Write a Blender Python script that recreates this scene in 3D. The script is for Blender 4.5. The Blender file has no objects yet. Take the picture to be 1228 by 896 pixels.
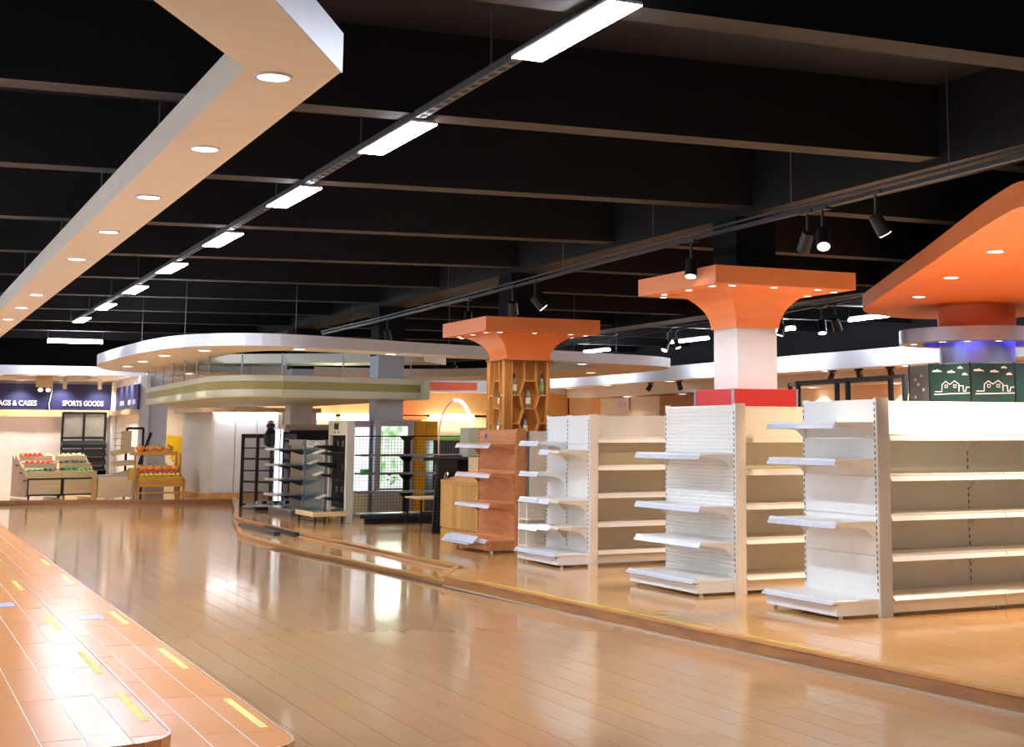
import bpy, bmesh, math, random
from mathutils import Vector, Matrix
R = math.radians
rnd = random.Random(7)
SC = bpy.context.scene
COL = SC.collection

# ------------------------------------------------------------------ camera, world, exposure
cam = bpy.data.objects.new('camera', bpy.data.cameras.new('camera'))
COL.objects.link(cam)
cam.data.sensor_width = 36.0
cam.data.lens = 51.83                      # level-of-eye shot, cropped off-centre: the shift restores the crop
cam.data.shift_x = -0.127
cam.data.shift_y = -0.149
cam.data.clip_end = 200
cam.location = (0, 0, 1.585)
cam.rotation_euler = (R(90 + 8.207), 0, R(-27.25))
SC.camera = cam
SC.view_settings.view_transform = 'Standard'
SC.view_settings.look = 'None'
SC.view_settings.gamma = 1
SC.view_settings.exposure = 1.36
w = bpy.data.worlds.new('world'); SC.world = w; w.use_nodes = True
bg = w.node_tree.nodes['Background']
bg.inputs[0].default_value = (1.0, 0.97, 0.94, 1)
bg.inputs[1].default_value = 0.13
SC.cycles.max_bounces = 8
SC.cycles.diffuse_bounces = 4
SC.cycles.glossy_bounces = 4
SC.cycles.sample_clamp_indirect = 6
SC.cycles.caustics_reflective = False
SC.cycles.caustics_refractive = False

# ------------------------------------------------------------------ materials
def lin(h):
    out = []
    for i in (0, 2, 4):
        c = int(h[i:i+2], 16) / 255
        out.append(c / 12.92 if c <= .04045 else ((c + .055) / 1.055) ** 2.4)
    return tuple(out) + (1,)

def mat(name, col, rough=.5, metal=0., var=.04, scale=6., bump=0., emit=0., ecol=None, trans=0., spec=None, coat=0.):
    m = bpy.data.materials.new(name); m.use_nodes = True
    nt = m.node_tree; b = nt.nodes['Principled BSDF']
    c = lin(col)
    b.inputs['Roughness'].default_value = rough
    b.inputs['Metallic'].default_value = metal
    if spec is not None: b.inputs['Specular IOR Level'].default_value = spec
    if coat: b.inputs['Coat Weight'].default_value = coat; b.inputs['Coat Roughness'].default_value = .08
    if trans:
        b.inputs['Transmission Weight'].default_value = trans
        b.inputs['IOR'].default_value = 1.3
    tc = nt.nodes.new('ShaderNodeTexCoord')
    n = nt.nodes.new('ShaderNodeTexNoise'); n.inputs['Scale'].default_value = scale; n.inputs['Detail'].default_value = 4
    nt.links.new(tc.outputs['Object'], n.inputs['Vector'])
    rp = nt.nodes.new('ShaderNodeValToRGB')
    rp.color_ramp.elements[0].position = .3; rp.color_ramp.elements[1].position = .7
    rp.color_ramp.elements[0].color = tuple(max(0, x * (1 - var)) for x in c[:3]) + (1,)
    rp.color_ramp.elements[1].color = tuple(min(1, x * (1 + var)) for x in c[:3]) + (1,)
    nt.links.new(n.outputs['Fac'], rp.inputs['Fac'])
    nt.links.new(rp.outputs['Color'], b.inputs['Base Color'])
    if bump:
        bp = nt.nodes.new('ShaderNodeBump'); bp.inputs['Strength'].default_value = bump; bp.inputs['Distance'].default_value = .01
        nt.links.new(n.outputs['Fac'], bp.inputs['Height']); nt.links.new(bp.outputs['Normal'], b.inputs['Normal'])
    if emit:
        b.inputs['Emission Color'].default_value = lin(ecol or col)
        b.inputs['Emission Strength'].default_value = emit
    return m

def wood(name, a, b_, rough=.4, axis=1, stretch=12., fine=3., rand=.16, spec=.5, bump=.02, coat=0., wav=0., cap=.95):
    """grain noise stretched along one local axis, tone varied from piece to piece"""
    m = bpy.data.materials.new(name); m.use_nodes = True
    nt = m.node_tree; p = nt.nodes['Principled BSDF']
    tc = nt.nodes.new('ShaderNodeTexCoord'); oi = nt.nodes.new('ShaderNodeObjectInfo')
    mp = nt.nodes.new('ShaderNodeMapping')
    sc = [fine * stretch] * 3; sc[axis] = fine
    mp.inputs['Scale'].default_value = sc
    ad = nt.nodes.new('ShaderNodeVectorMath'); ad.operation = 'MULTIPLY_ADD'
    ad.inputs[1].default_value = (7, 13, 5)
    nt.links.new(oi.outputs['Random'], ad.inputs[0]); nt.links.new(tc.outputs['Object'], ad.inputs[2])
    nt.links.new(ad.outputs[0], mp.inputs['Vector'])
    n = nt.nodes.new('ShaderNodeTexNoise'); n.inputs['Scale'].default_value = 1; n.inputs['Detail'].default_value = 5
    n.inputs['Roughness'].default_value = .6
    nt.links.new(mp.outputs['Vector'], n.inputs['Vector'])
    rp = nt.nodes.new('ShaderNodeValToRGB')
    rp.color_ramp.elements[0].position = .32; rp.color_ramp.elements[0].color = lin(b_)
    rp.color_ramp.elements[1].position = .68; rp.color_ramp.elements[1].color = lin(a)
    nt.links.new(n.outputs['Fac'], rp.inputs['Fac'])
    hs = nt.nodes.new('ShaderNodeHueSaturation')
    mr = nt.nodes.new('ShaderNodeMapRange'); mr.inputs[3].default_value = 1 - rand; mr.inputs[4].default_value = 1 + rand
    nt.links.new(oi.outputs['Random'], mr.inputs[0]); nt.links.new(mr.outputs[0], hs.inputs['Value'])
    nt.links.new(rp.outputs['Color'], hs.inputs['Color']); nt.links.new(hs.outputs['Color'], p.inputs['Base Color'])
    p.inputs['Roughness'].default_value = rough
    p.inputs['Specular IOR Level'].default_value = spec
    if coat: p.inputs['Coat Weight'].default_value = coat; p.inputs['Coat Roughness'].default_value = .06
    bp = nt.nodes.new('ShaderNodeBump'); bp.inputs['Strength'].default_value = bump; bp.inputs['Distance'].default_value = .005
    if bump: nt.links.new(n.outputs['Fac'], bp.inputs['Height'])
    else: n.inputs['Detail'].default_value = 2
    last = bp
    if wav:                                  # slow unevenness of a laid, much-walked floor
        n2 = nt.nodes.new('ShaderNodeTexNoise'); geo = nt.nodes.new('ShaderNodeNewGeometry'); n2.inputs['Scale'].default_value = 1.6; n2.inputs['Detail'].default_value = 2
        nt.links.new(geo.outputs['Position'], n2.inputs['Vector'])
        b2 = nt.nodes.new('ShaderNodeBump'); b2.inputs['Strength'].default_value = wav; b2.inputs['Distance'].default_value = .02
        nt.links.new(n2.outputs['Fac'], b2.inputs['Height']); nt.links.new(bp.outputs['Normal'], b2.inputs['Normal'])
        last = b2
        n3 = nt.nodes.new('ShaderNodeTexNoise'); n3.inputs['Scale'].default_value = .8; n3.inputs['Detail'].default_value = 6
        nt.links.new(geo.outputs['Position'], n3.inputs['Vector'])
        m3 = nt.nodes.new('ShaderNodeMapRange'); m3.inputs[1].default_value = .35; m3.inputs[2].default_value = .7
        m3.inputs[3].default_value = rough * .8; m3.inputs[4].default_value = rough * 1.3
        nt.links.new(n3.outputs['Fac'], m3.inputs[0]); nt.links.new(m3.outputs[0], p.inputs['Roughness'])
    nt.links.new(last.outputs['Normal'], p.inputs['Normal'])
    if wav:                                  # varnish over matt wood: clear reflection that grows towards grazing angles
        d = nt.nodes.new('ShaderNodeBsdfDiffuse'); g = nt.nodes.new('ShaderNodeBsdfGlossy'); fr = nt.nodes.new('ShaderNodeFresnel'); fr.inputs['IOR'].default_value = 1.6
        mn = nt.nodes.new('ShaderNodeMath'); mn.operation = 'MINIMUM'; mn.inputs[1].default_value = cap
        mx = nt.nodes.new('ShaderNodeMixShader'); g.inputs['Color'].default_value = (1, 1, 1, 1)
        nt.links.new(hs.outputs['Color'], d.inputs['Color']); nt.links.new(m3.outputs[0], g.inputs['Roughness'])
        nt.links.new(last.outputs['Normal'], g.inputs['Normal']); nt.links.new(last.outputs['Normal'], d.inputs['Normal'])
        nt.links.new(fr.outputs[0], mn.inputs[0]); nt.links.new(mn.outputs[0], mx.inputs[0])
        nt.links.new(d.outputs[0], mx.inputs[1]); nt.links.new(g.outputs[0], mx.inputs[2])
        nt.links.new(mx.outputs[0], nt.nodes['Material Output'].inputs['Surface'])
    return m

def glow(name, col, strength, light=False):
    m = bpy.data.materials.new(name); m.use_nodes = True
    nt = m.node_tree; nt.nodes.clear()
    e = nt.nodes.new('ShaderNodeEmission'); o = nt.nodes.new('ShaderNodeOutputMaterial')
    e.inputs[0].default_value = lin(col); e.inputs[1].default_value = strength
    nt.links.new(e.outputs[0], o.inputs[0])
    m.cycles.emission_sampling = 'AUTO' if light else 'NONE'
    return m

def picture_glow(name, strength):
    """backlit garden picture: soft green and white patches"""
    m = bpy.data.materials.new(name); m.use_nodes = True
    nt = m.node_tree; nt.nodes.clear()
    e = nt.nodes.new('ShaderNodeEmission'); o = nt.nodes.new('ShaderNodeOutputMaterial')
    tc = nt.nodes.new('ShaderNodeTexCoord'); n = nt.nodes.new('ShaderNodeTexNoise')
    n.inputs['Scale'].default_value = 5; n.inputs['Detail'].default_value = 6
    nt.links.new(tc.outputs['Object'], n.inputs['Vector'])
    rp = nt.nodes.new('ShaderNodeValToRGB'); cr = rp.color_ramp
    cr.elements[0].position = .36; cr.elements[0].color = lin('9CC98A')
    cr.elements[1].position = .52; cr.elements[1].color = lin('F6FFF6')
    k = cr.elements.new(.44); k.color = lin('C9F0BE')
    nt.links.new(n.outputs['Fac'], rp.inputs['Fac']); nt.links.new(rp.outputs['Color'], e.inputs[0])
    e.inputs[1].default_value = strength
    nt.links.new(e.outputs[0], o.inputs[0]); m.cycles.emission_sampling = 'NONE'
    return m

M = dict(
    ceiling_paint=mat('ceiling_paint', '24242A', .7, var=.2, scale=1.2, spec=.2), black_paint=mat('black_paint', '121215', .75, var=.25, scale=1.5, spec=.2),
    beam_under_lit=mat('beam_under_lit', '4A4540', .7, var=.2, scale=3, spec=.2), beam_paint=mat('beam_paint', '131318', .7, var=.2, scale=2, spec=.3),
    floor_plank=wood('floor_plank', 'C79B70', 'C3976C', .1, 1, 5, 1.2, .012, .5, 0, .0, .008),
    tile_plank=wood('tile_plank', 'E19A5D', 'DD965A', .2, 1, 5, 1.2, .015, .5, 0, 0., .008, .17),
    stage_plank=wood('stage_plank', 'D9A363', 'D59F60', .12, 1, 5, 1.2, .01, .5, 0, .0, .006),
    joint_light=mat('joint_light', 'E8DCCB', .5), joint_dark=mat('joint_dark', '75573C', .6),
    joint_stage=mat('joint_stage', '8E5F35', .6),
    riser=wood('riser', 'B0773F', '8E5C2E', .35, 1, 10, 2., .05), nosing=wood('nosing', 'D79B58', 'BE8446', .3, 1, 10, 2., .05),
    tape=mat('tape', 'D8C93C', .5, var=.15), clear_tape=mat('clear_tape', 'BBA68E', .3),
    white_wall=mat('white_wall', 'F4F3F1', .7), grey_wall=mat('grey_wall', 'DCE1E9', .6), peach_wall=mat('peach_wall', 'F5C888', .6),
    pink_wall=mat('pink_wall', 'F6DFC4', .6), soffit_white=mat('soffit_white', 'FAF2DF', .6, var=.02), fascia_white=mat('fascia_white', 'E6EAF2', .5, var=.02),
    pale_wood=wood('pale_wood', 'E8CFA2', 'D8BC8A', .5, 0, 10, 2., .06), tan_wood=wood('tan_wood', 'D9A960', 'BE8A42', .45, 2, 9, 4., .16),
    rack_wood=wood('rack_wood', 'C98A3C', '9C6224', .45, 2, 9, 3., .18), rack_edge=wood('rack_edge', 'DDA55A', 'C68A42', .45, 2, 9, 3., .1),
    red_wood=wood('red_wood', 'DE9A63', 'C9814A', .35, 1, 6, 3., .08), stand_wood=wood('stand_wood', 'DDA24C', 'C48936', .5, 0, 9, 3., .08),
    portal_wood=wood('portal_wood', 'B07A4C', '93623A', .5, 0, 9, 3., .08),
    orange=mat('orange', 'FA9658', .5, var=.02, scale=2), orange_dark=mat('orange_dark', 'F07C46', .5, var=.02), red=mat('red', 'C9302A', .45, var=.03),
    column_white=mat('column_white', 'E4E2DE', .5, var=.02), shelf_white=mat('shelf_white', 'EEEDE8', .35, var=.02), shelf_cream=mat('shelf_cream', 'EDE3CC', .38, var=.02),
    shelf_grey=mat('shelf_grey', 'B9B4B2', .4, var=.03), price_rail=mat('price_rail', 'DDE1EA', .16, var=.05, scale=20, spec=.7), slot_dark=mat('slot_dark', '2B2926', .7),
    foot=mat('foot', 'E8E8E8', .3), black_metal=mat('black_metal', '121316', .4, spec=.5), charcoal=mat('charcoal', '2C3036', .35), dark_grey=mat('dark_grey', '55595F', .4),
    steel=mat('steel', 'A9B0B6', .28, metal=.8, var=.06), silver=mat('silver', 'B4B7C4', .35, metal=.55, var=.05, scale=3), chrome=mat('chrome', 'D8DCE0', .15, metal=.9),
    kiosk_cream=mat('kiosk_cream', 'D3CFBB', .45, var=.03), navy=mat('navy', '2B2E5C', .5, var=.08, scale=2), letter=mat('letter', 'E6E6F6', .4),
    canopy_light=mat('canopy_light', 'DEEBDC', .45, var=.02), canopy_olive=mat('canopy_olive', 'AFAE6E', .45, var=.05), canopy_under=mat('canopy_under', 'D8DDBE', .5, var=.02),
    chalk=mat('chalk', '123A34', .6, var=.2, scale=4), chalk_line=mat('chalk_line', 'E9E4E2', .8), yellow=mat('yellow', 'F0B71C', .45, var=.04),
    mural_yellow=mat('mural_yellow', 'F2C21A', .6, var=.1), mural_trunk=mat('mural_trunk', '7A4A22', .7), pumpkin=mat('pumpkin', 'F29E3E', .45, var=.12, scale=18),
    stem=mat('stem', '6A6A2A', .6), lemon=mat('lemon', 'E6E21E', .4, var=.08), pink_fruit=mat('pink_fruit', 'D8418C', .4, var=.2, scale=20),
    tomato=mat('tomato', 'E23B22', .35, var=.1), pepper=mat('pepper', 'F2A41C', .35, var=.1), green_veg=mat('green_veg', '3F9C3A', .45, var=.2, scale=20),
    dark_veg=mat('dark_veg', '20402C', .4, var=.2), pale_veg=mat('pale_veg', 'E6D9B0', .5, var=.1), crate_side=mat('crate_side', 'CDB39A', .55, var=.06),
    bottle_dark=mat('bottle_dark', '2A2F22', .12, spec=.7), bottle_clear=mat('bottle_clear', '7E8070', .12, spec=.7), bottle_label=mat('bottle_label', 'E8DDBE', .5),
    label_green=mat('label_green', '7FA83C', .5), cap_black=mat('cap_black', '151515', .4), cap_red=mat('cap_red', '7A1820', .4), bottle_green=mat('bottle_green', '2F5A34', .12, spec=.7),
    olive_box=mat('olive_box', 'B4B79C', .5, var=.04), blue_sticker=mat('blue_sticker', '2A4AA8', .5), lavender=mat('lavender', 'B9BBD8', .5),
    mirror_panel=mat('mirror_panel', 'A79C88', .25, metal=.25), pane=mat('pane', 'A9CBD2', .05, trans=.92, spec=.5, var=.01), display_glass=mat('display_glass', '64858E', .08, metal=.2, spec=.8),
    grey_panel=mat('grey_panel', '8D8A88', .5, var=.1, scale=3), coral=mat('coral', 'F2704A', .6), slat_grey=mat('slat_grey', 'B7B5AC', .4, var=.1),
    lens_white=glow('lens_white', 'FFFAF0', 4.), lens_cool=glow('lens_cool', 'E2ECFF', 52., True), tube_white=glow('tube_white', 'EAF2FF', 60., True), strip_white=glow('strip_white', 'FFF4EA', 3.),
    strip_sampled=glow('strip_sampled', 'FFF4EA', 2.2, True), white_glow=glow('white_glow', 'F4FAFF', .55), picture=picture_glow('picture', .42), blue_glow=glow('blue_glow', '3A3CFF', 1.),
    fill_strip=glow('fill_strip', 'F0F5FF', 12., True), arch_glow=glow('arch_glow', 'FFF6F0', .8), pink_tube=mat('pink_tube', 'E9A99A', .3), partition=mat('partition', 'E6DFD3', .5, var=.03), partition_panel=mat('partition_panel', 'E9EFF6', .45, var=.01),
)

# ------------------------------------------------------------------ mesh builder
class MB:
    def __init__(s, f=None): s.v = []; s.f = []; s.mi = []; s.cur = 0; s.fn = f
    def mat(s, i): s.cur = i; return s
    def add(s, vs, fs):
        o = len(s.v)
        s.v += [tuple(s.fn(*v)) if s.fn else tuple(v) for v in vs]
        for f in fs: s.f.append(tuple(o + i for i in f)); s.mi.append(s.cur)
        return s
    def box(s, x0, y0, z0, x1, y1, z1, c=0.):
        if not c:
            v = [(x, y, z) for x in (x0, x1) for y in (y0, y1) for z in (z0, z1)]
            return s.add(v, [(0,1,3,2), (4,6,7,5), (0,4,5,1), (2,3,7,6), (0,2,6,4), (1,5,7,3)])
        v = []
        for x, sx in ((x0, 1), (x1, -1)):
            for y, sy in ((y0, 1), (y1, -1)):
                for z, sz in ((z0, 1), (z1, -1)):
                    v += [(x, y + sy*c, z + sz*c), (x + sx*c, y, z + sz*c), (x + sx*c, y + sy*c, z)]
        I = lambda a, b, d, k: (a*4 + b*2 + d) * 3 + k
        f = []
        for a in (0, 1):
            f.append((I(a,0,0,0), I(a,0,1,0), I(a,1,1,0), I(a,1,0,0)))
            f.append((I(0,a,0,1), I(1,a,0,1), I(1,a,1,1), I(0,a,1,1)))
            f.append((I(0,0,a,2), I(0,1,a,2), I(1,1,a,2), I(1,0,a,2)))
            for b in (0, 1):
                f.append((I(a,b,0,0), I(a,b,1,0), I(a,b,1,1), I(a,b,0,1)))
                f.append((I(a,0,b,0), I(a,1,b,0), I(a,1,b,2), I(a,0,b,2)))
                f.append((I(0,a,b,1), I(1,a,b,1), I(1,a,b,2), I(0,a,b,2)))
                for d in (0, 1): f.append((I(a,b,d,0), I(a,b,d,1), I(a,b,d,2)))
        return s.add(v, f)
    def prism(s, poly, z0, z1):
        n = len(poly)
        v = [(x, y, z0) for x, y in poly] + [(x, y, z1) for x, y in poly]
        return s.add(v, [tuple(range(n))[::-1], tuple(range(n, 2*n))] + [(i, (i+1) % n, n + (i+1) % n, n + i) for i in range(n)])
    def extrude(s, pts, d):
        """planar 3D polygon pushed along the vector d"""
        n = len(pts)
        v = list(pts) + [(p[0]+d[0], p[1]+d[1], p[2]+d[2]) for p in pts]
        return s.add(v, [tuple(range(n))[::-1], tuple(range(n, 2*n))] + [(i, (i+1) % n, n + (i+1) % n, n + i) for i in range(n)])
    def ring(s, outer, inner, z0, z1):
        n = len(outer)
        v = [(x, y, z0) for x, y in outer] + [(x, y, z0) for x, y in inner] + [(x, y, z1) for x, y in outer] + [(x, y, z1) for x, y in inner]
        f = []
        for i in range(n):
            j = (i+1) % n
            f += [(i, j, n+j, n+i), (2*n+i, 2*n+j, 3*n+j, 3*n+i), (i, j, 2*n+j, 2*n+i), (n+i, n+j, 3*n+j, 3*n+i)]
        return s.add(v, f)
    def cyl(s, a, b, r, n=10, r2=None, cap=True):
        a = Vector(a); b = Vector(b); d = (b - a).normalized()
        u = d.orthogonal().normalized(); w_ = d.cross(u)
        r2 = r if r2 is None else r2
        v = [a + (u*math.cos(t) + w_*math.sin(t))*r for t in [2*math.pi*i/n for i in range(n)]] + \
            [b + (u*math.cos(t) + w_*math.sin(t))*r2 for t in [2*math.pi*i/n for i in range(n)]]
        f = [(i, (i+1) % n, n + (i+1) % n, n + i) for i in range(n)]
        if cap: f += [tuple(range(n))[::-1], tuple(range(n, 2*n))]
        return s.add(v, f)
    def lathe(s, prof, n=12, c=(0, 0, 0), lobes=0, amp=0.):
        v = []
        for r, z in prof:
            for i in range(n):
                t = 2*math.pi*i/n
                k = r * (1 + amp*math.cos(lobes*t)) if lobes else r
                v.append((c[0] + k*math.cos(t), c[1] + k*math.sin(t), c[2] + z))
        f = []
        for j in range(len(prof)-1):
            for i in range(n):
                f.append((j*n+i, j*n+(i+1) % n, (j+1)*n+(i+1) % n, (j+1)*n+i))
        f += [tuple(range(n))[::-1], tuple(range((len(prof)-1)*n, len(prof)*n))]
        return s.add(v, f)
    def tube(s, pts, r, n=8):
        for a, b in zip(pts, pts[1:]): s.cyl(a, b, r, n)
        return s
    def beam(s, a, b, w_, h):
        """bar of rectangular section between two points"""
        a = Vector(a); b = Vector(b); d = (b - a).normalized()
        up = Vector((0, 0, 1)) if abs(d.z) < .95 else Vector((0, 1, 0))
        x = d.cross(up).normalized() * w_/2; y = x.cross(d).normalized() * h/2
        v = [a-x-y, a+x-y, a+x+y, a-x+y, b-x-y, b+x-y, b+x+y, b-x+y]
        return s.add(v, [(0,1,2,3), (4,5,6,7), (0,1,5,4), (1,2,6,5), (2,3,7,6), (3,0,4,7)])
    def mesh(s, name, mats, smooth=False, fix=True):
        me = bpy.data.meshes.new(name); me.from_pydata([tuple(v) for v in s.v], [], s.f)
        for m in (mats if isinstance(mats, (list, tuple)) else [mats]): me.materials.append(M[m] if isinstance(m, str) else m)
        me.polygons.foreach_set('material_index', s.mi)
        if fix:
            b = bmesh.new(); b.from_mesh(me); bmesh.ops.recalc_face_normals(b, faces=b.faces); b.to_mesh(me); b.free()
        if smooth:
            me.shade_smooth() if hasattr(me, 'shade_smooth') else None
            me.set_sharp_from_angle(angle=R(35))
        return me
    def build(s, name, mats, parent=None, smooth=False, loc=None, kind=None, fix=True):
        o = bpy.data.objects.new(name, s.mesh(name, mats, smooth, fix)); COL.objects.link(o)
        if parent: o.parent = parent
        if loc: o.location = loc
        if kind: o['kind'] = kind
        return o

def thing(name, label, cat, loc=(0, 0, 0), rz=0., group=None):
    o = bpy.data.objects.new(name, None); COL.objects.link(o)
    o.empty_display_size = .1
    o.location = loc; o.rotation_euler = (0, 0, rz)
    tag(o, label, cat, group); return o
def tag(o, label, cat, group=None):
    o['label'] = label; o['category'] = cat; o['kind'] = 'thing'
    if group: o['group'] = group
    return o
def struct(o): o['kind'] = 'structure'; return o
def copy_tree(o, parent=None):
    c = o.copy(); COL.objects.link(c)
    if parent: c.parent = parent
    for ch in o.children: copy_tree(ch, c)
    return c
def lamp(kind, name, loc, power, col='FFFFFF', target=None, size=.1, spot=90, blend=.6, parent=None):
    l = bpy.data.lights.new(name, kind); l.energy = power; l.color = lin(col)[:3]
    o = bpy.data.objects.new(name, l); COL.objects.link(o); o.location = loc
    if kind == 'SPOT': l.spot_size = R(spot); l.spot_blend = blend; l.shadow_soft_size = size
    elif kind == 'AREA': l.size = size
    else: l.shadow_soft_size = size
    if target is not None:
        o.rotation_euler = (Vector(target) - Vector(loc)).to_track_quat('-Z', 'Y').to_euler()
    if parent: o.parent = parent
    return o
def smooth_loop(pts, k=6):
    """closed Catmull-Rom curve through the points"""
    out = []; n = len(pts)
    for i in range(n):
        p0, p1, p2, p3 = [Vector(pts[(i+j) % n]) for j in (-1, 0, 1, 2)]
        for t in [q/k for q in range(k)]:
            out.append(tuple(.5*((2*p1) + (p2-p0)*t + (2*p0-5*p1+4*p2-p3)*t*t + (3*p1-p0-3*p2+p3)*t**3)))
    return out
def smooth_line(pts, k=6):
    P = [Vector(p) for p in pts]; P = [2*P[0]-P[1]] + P + [2*P[-1]-P[-2]]; out = []
    for i in range(1, len(P)-2):
        p0, p1, p2, p3 = P[i-1:i+3]
        for t in [q/k for q in range(k)]:
            out.append(tuple(.5*((2*p1) + (p2-p0)*t + (2*p0-5*p1+4*p2-p3)*t*t + (3*p1-p0-3*p2+p3)*t**3)))
    out.append(tuple(P[-2])); return out

# ------------------------------------------------------------------ floors
def clip(poly, planes):
    for (px, py, nx, ny) in planes:          # keep the side where (p - q).n <= 0
        out = []
        for i, a in enumerate(poly):
            b = poly[(i+1) % len(poly)]
            da = (a[0]-px)*nx + (a[1]-py)*ny; db = (b[0]-px)*nx + (b[1]-py)*ny
            if da <= 0: out.append(a)
            if da*db < 0:
                t = da/(da-db); out.append((a[0]+(b[0]-a[0])*t, a[1]+(b[1]-a[1])*t))
        poly = out
        if len(poly) < 3: return None
    return poly
def planes_of(poly):
    """outward half planes of a convex counter-clockwise polygon"""
    r = []
    for a, b in zip(poly, poly[1:] + poly[:1]): r.append((a[0], a[1], b[1]-a[1], -(b[0]-a[0])))
    return r
def planks(parent, poly, ang, x0, x1, y0, y1, wid, length, ztop, thick, gap, m, keep=300, seed=1, view=None, name='plank'):
    q = random.Random(seed); ca, sa = math.cos(ang), math.sin(ang); pl = planes_of(poly); L = []
    x = x0
    while x < x1:
        y = y0 - q.random()*length
        while y < y1:
            r = [(x+gap/2, y+gap/2), (x+wid-gap/2, y+gap/2), (x+wid-gap/2, y+length-gap/2), (x+gap/2, y+length-gap/2)]
            r = [(ca*a - sa*b, sa*a + ca*b) for a, b in r]
            r = clip(r, pl)
            if r and len(r) > 2: L.append(r)
            y += length
        x += wid
    cen = lambda r: (sum(p[0] for p in r)/len(r), sum(p[1] for p in r)/len(r))
    def seen(r):
        a, b = cen(r); t = math.degrees(math.atan2(a, b)); d = math.hypot(a, b)
        return (0 if 1.5 < t < 43 and d > 6.6 else 1, d)
    L.sort(key=seen)
    rest = MB()
    for i, r in enumerate(L):
        dz = (q.random()-.5)*.0006
        if i < keep:
            c = cen(r); t = MB()
            t.prism([(a-c[0], b-c[1]) for a, b in r], -thick, dz)
            t.build(name, m, parent, loc=(c[0], c[1], ztop), fix=False)
        else: rest.prism(r, ztop-thick, ztop+dz)
    if rest.v: rest.build('far_planks', m, parent, kind='stuff', fix=False)

fl = MB().box(-9, -6, -.2, 22, 46, -.012).build('floor', 'joint_dark'); struct(fl)
planks(fl, [(1.9, 3.5), (6.2, 3.5), (5.75, 9.5), (5.46, 15), (5.14, 21), (1.9, 21)], 0, 1.9, 7.5, 3.5, 21, .2, 1.2, 0, .01, .003, 'floor_plank', 225, 3)
planks(fl, [(1.9, 21), (5.2, 21), (7.0, 28), (7.9, 36), (1.9, 36)], 0, 1.9, 7.5, 21, 36, .2, 1.2, 0, .01, .003, 'floor_plank', 55, 4)
planks(fl, [(-4, 3.5), (1.9, 3.5), (1.9, 7.6), (-4, 7.6)], 0, -4, 1.9, 3.5, 7.6, .2, 1.2, 0, .01, .003, 'floor_plank', 20, 5)

# stepped left-hand platform: two low tiers with rounded front corners
def corner(xr, y, r, far, xl=-8.9):
    a = [(xl, y), (xr-r, y)]
    a += [(xr - r + r*math.sin(t), y + r - r*math.cos(t)) for t in (R(22.5), R(45), R(67.5), R(90))]
    return a + [(xr, far), (xl, far)]
low = corner(1.99, 7.52, .26, 36.1); up = corner(1.40, 7.62, .26, 36.1)
t1 = MB().prism([(x, y) for x, y in low], 0, .049).build('floor_left_lower', 'joint_light'); struct(t1)
planks(t1, low, 0, .99, 2.05, 7.4, 36, .2, 1.2, .05, .012, .007, 'tile_plank', 150, 11)
t2 = MB().prism([(x, y) for x, y in up], .049, .114).build('floor_left_upper', 'joint_light'); struct(t2)
struct(MB().box(-8.9, 7.7, .1, -1.0, 36, .1155).build('floor_left_bounce', 'white_wall'))  # unseen pale slab added to bounce neutral light up to the soffit
planks(t2, up, 0, -1.0, 1.45, 7.4, 36, .2, 1.2, .115, .012, .007, 'tile_plank', 300, 12)
for poly, z0, z1, nm in ((low, 0, .053, 'trim_left_lower'), (up, .05, .118, 'trim_left_upper')):
    b = MB()
    for a, c in zip(poly[:-2], poly[1:-1]):
        d = Vector((c[0]-a[0], c[1]-a[1], 0)); n = Vector((d.y, -d.x, 0)).normalized()*.012
        b.extrude([(a[0], a[1], z0), (c[0], c[1], z0), (c[0], c[1], z1), (a[0], a[1], z1)], n)
    struct(b.build(nm, 'nosing'))
for j, (xx, zz, ys) in enumerate(((1.93, .0503, (8.1, 10.3, 12.9, 16.6, 19.0)), (1.34, .1153, (8.2, 9.9, 12.2, 15.4)))):
    for i, y in enumerate(ys):
        o = MB().box(xx-.025, y, zz-.0002, xx+.02, y + .95 + .1*(i % 2), zz+.0006).build('warning_tape', 'tape')
        tag(o, 'yellow warning tape strip on the edge of the %s left-hand step, %s along the aisle' % (('lower', 'upper')[j], ('nearest', 'second', 'third', 'fourth', 'fifth')[i]), 'tape', 'tape strips on the left-hand steps')
for p, s_ in (((1.72, 13.5), .1), ((1.1, 14.2), .07)):
    o = MB().box(p[0]-s_, p[1]-.16, .0505 if p[0] > 1.4 else .1155, p[0]+s_, p[1]+.16, .052 if p[0] > 1.4 else .117).build('paper_scrap', 'lavender')
    tag(o, 'pale sheet of paper stuck on the %s left-hand step' % ('lower' if p[0] > 1.4 else 'upper'), 'paper', 'paper scraps on the left steps')

# right-hand platform
edge_up = smooth_line([(6.15, 3.0), (5.92, 6.73), (5.69, 10.3), (5.48, 14.1), (5.43, 15.05)], 5)
edge_back = smooth_line([(5.95, 16.1), (5.90, 17.4), (5.90, 19.5), (5.79, 21.5), (5.77, 24.0), (5.80, 26.9), (6.2, 28.9), (6.72, 31.3), (7.25, 34.0), (7.55, 35.6)], 5)
front = edge_up; low_edge = smooth_line([(5.45, 15.05), (5.42, 16.0), (5.29, 18.1), (5.13, 20.4), (5.13, 22.6), (5.2, 23.9), (5.45, 25.2), (5.85, 27.4)], 5)
st = MB(); st.prism([(19.6, 3)] + [(19.6, 36)] + edge_back[::-1] + [(6.0, 16.05)] + edge_up[::-1], -.01, .104).build('floor_right_platform', 'joint_stage')
st = bpy.data.objects['floor_right_platform']; struct(st)
A1 = R(2.9)
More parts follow.
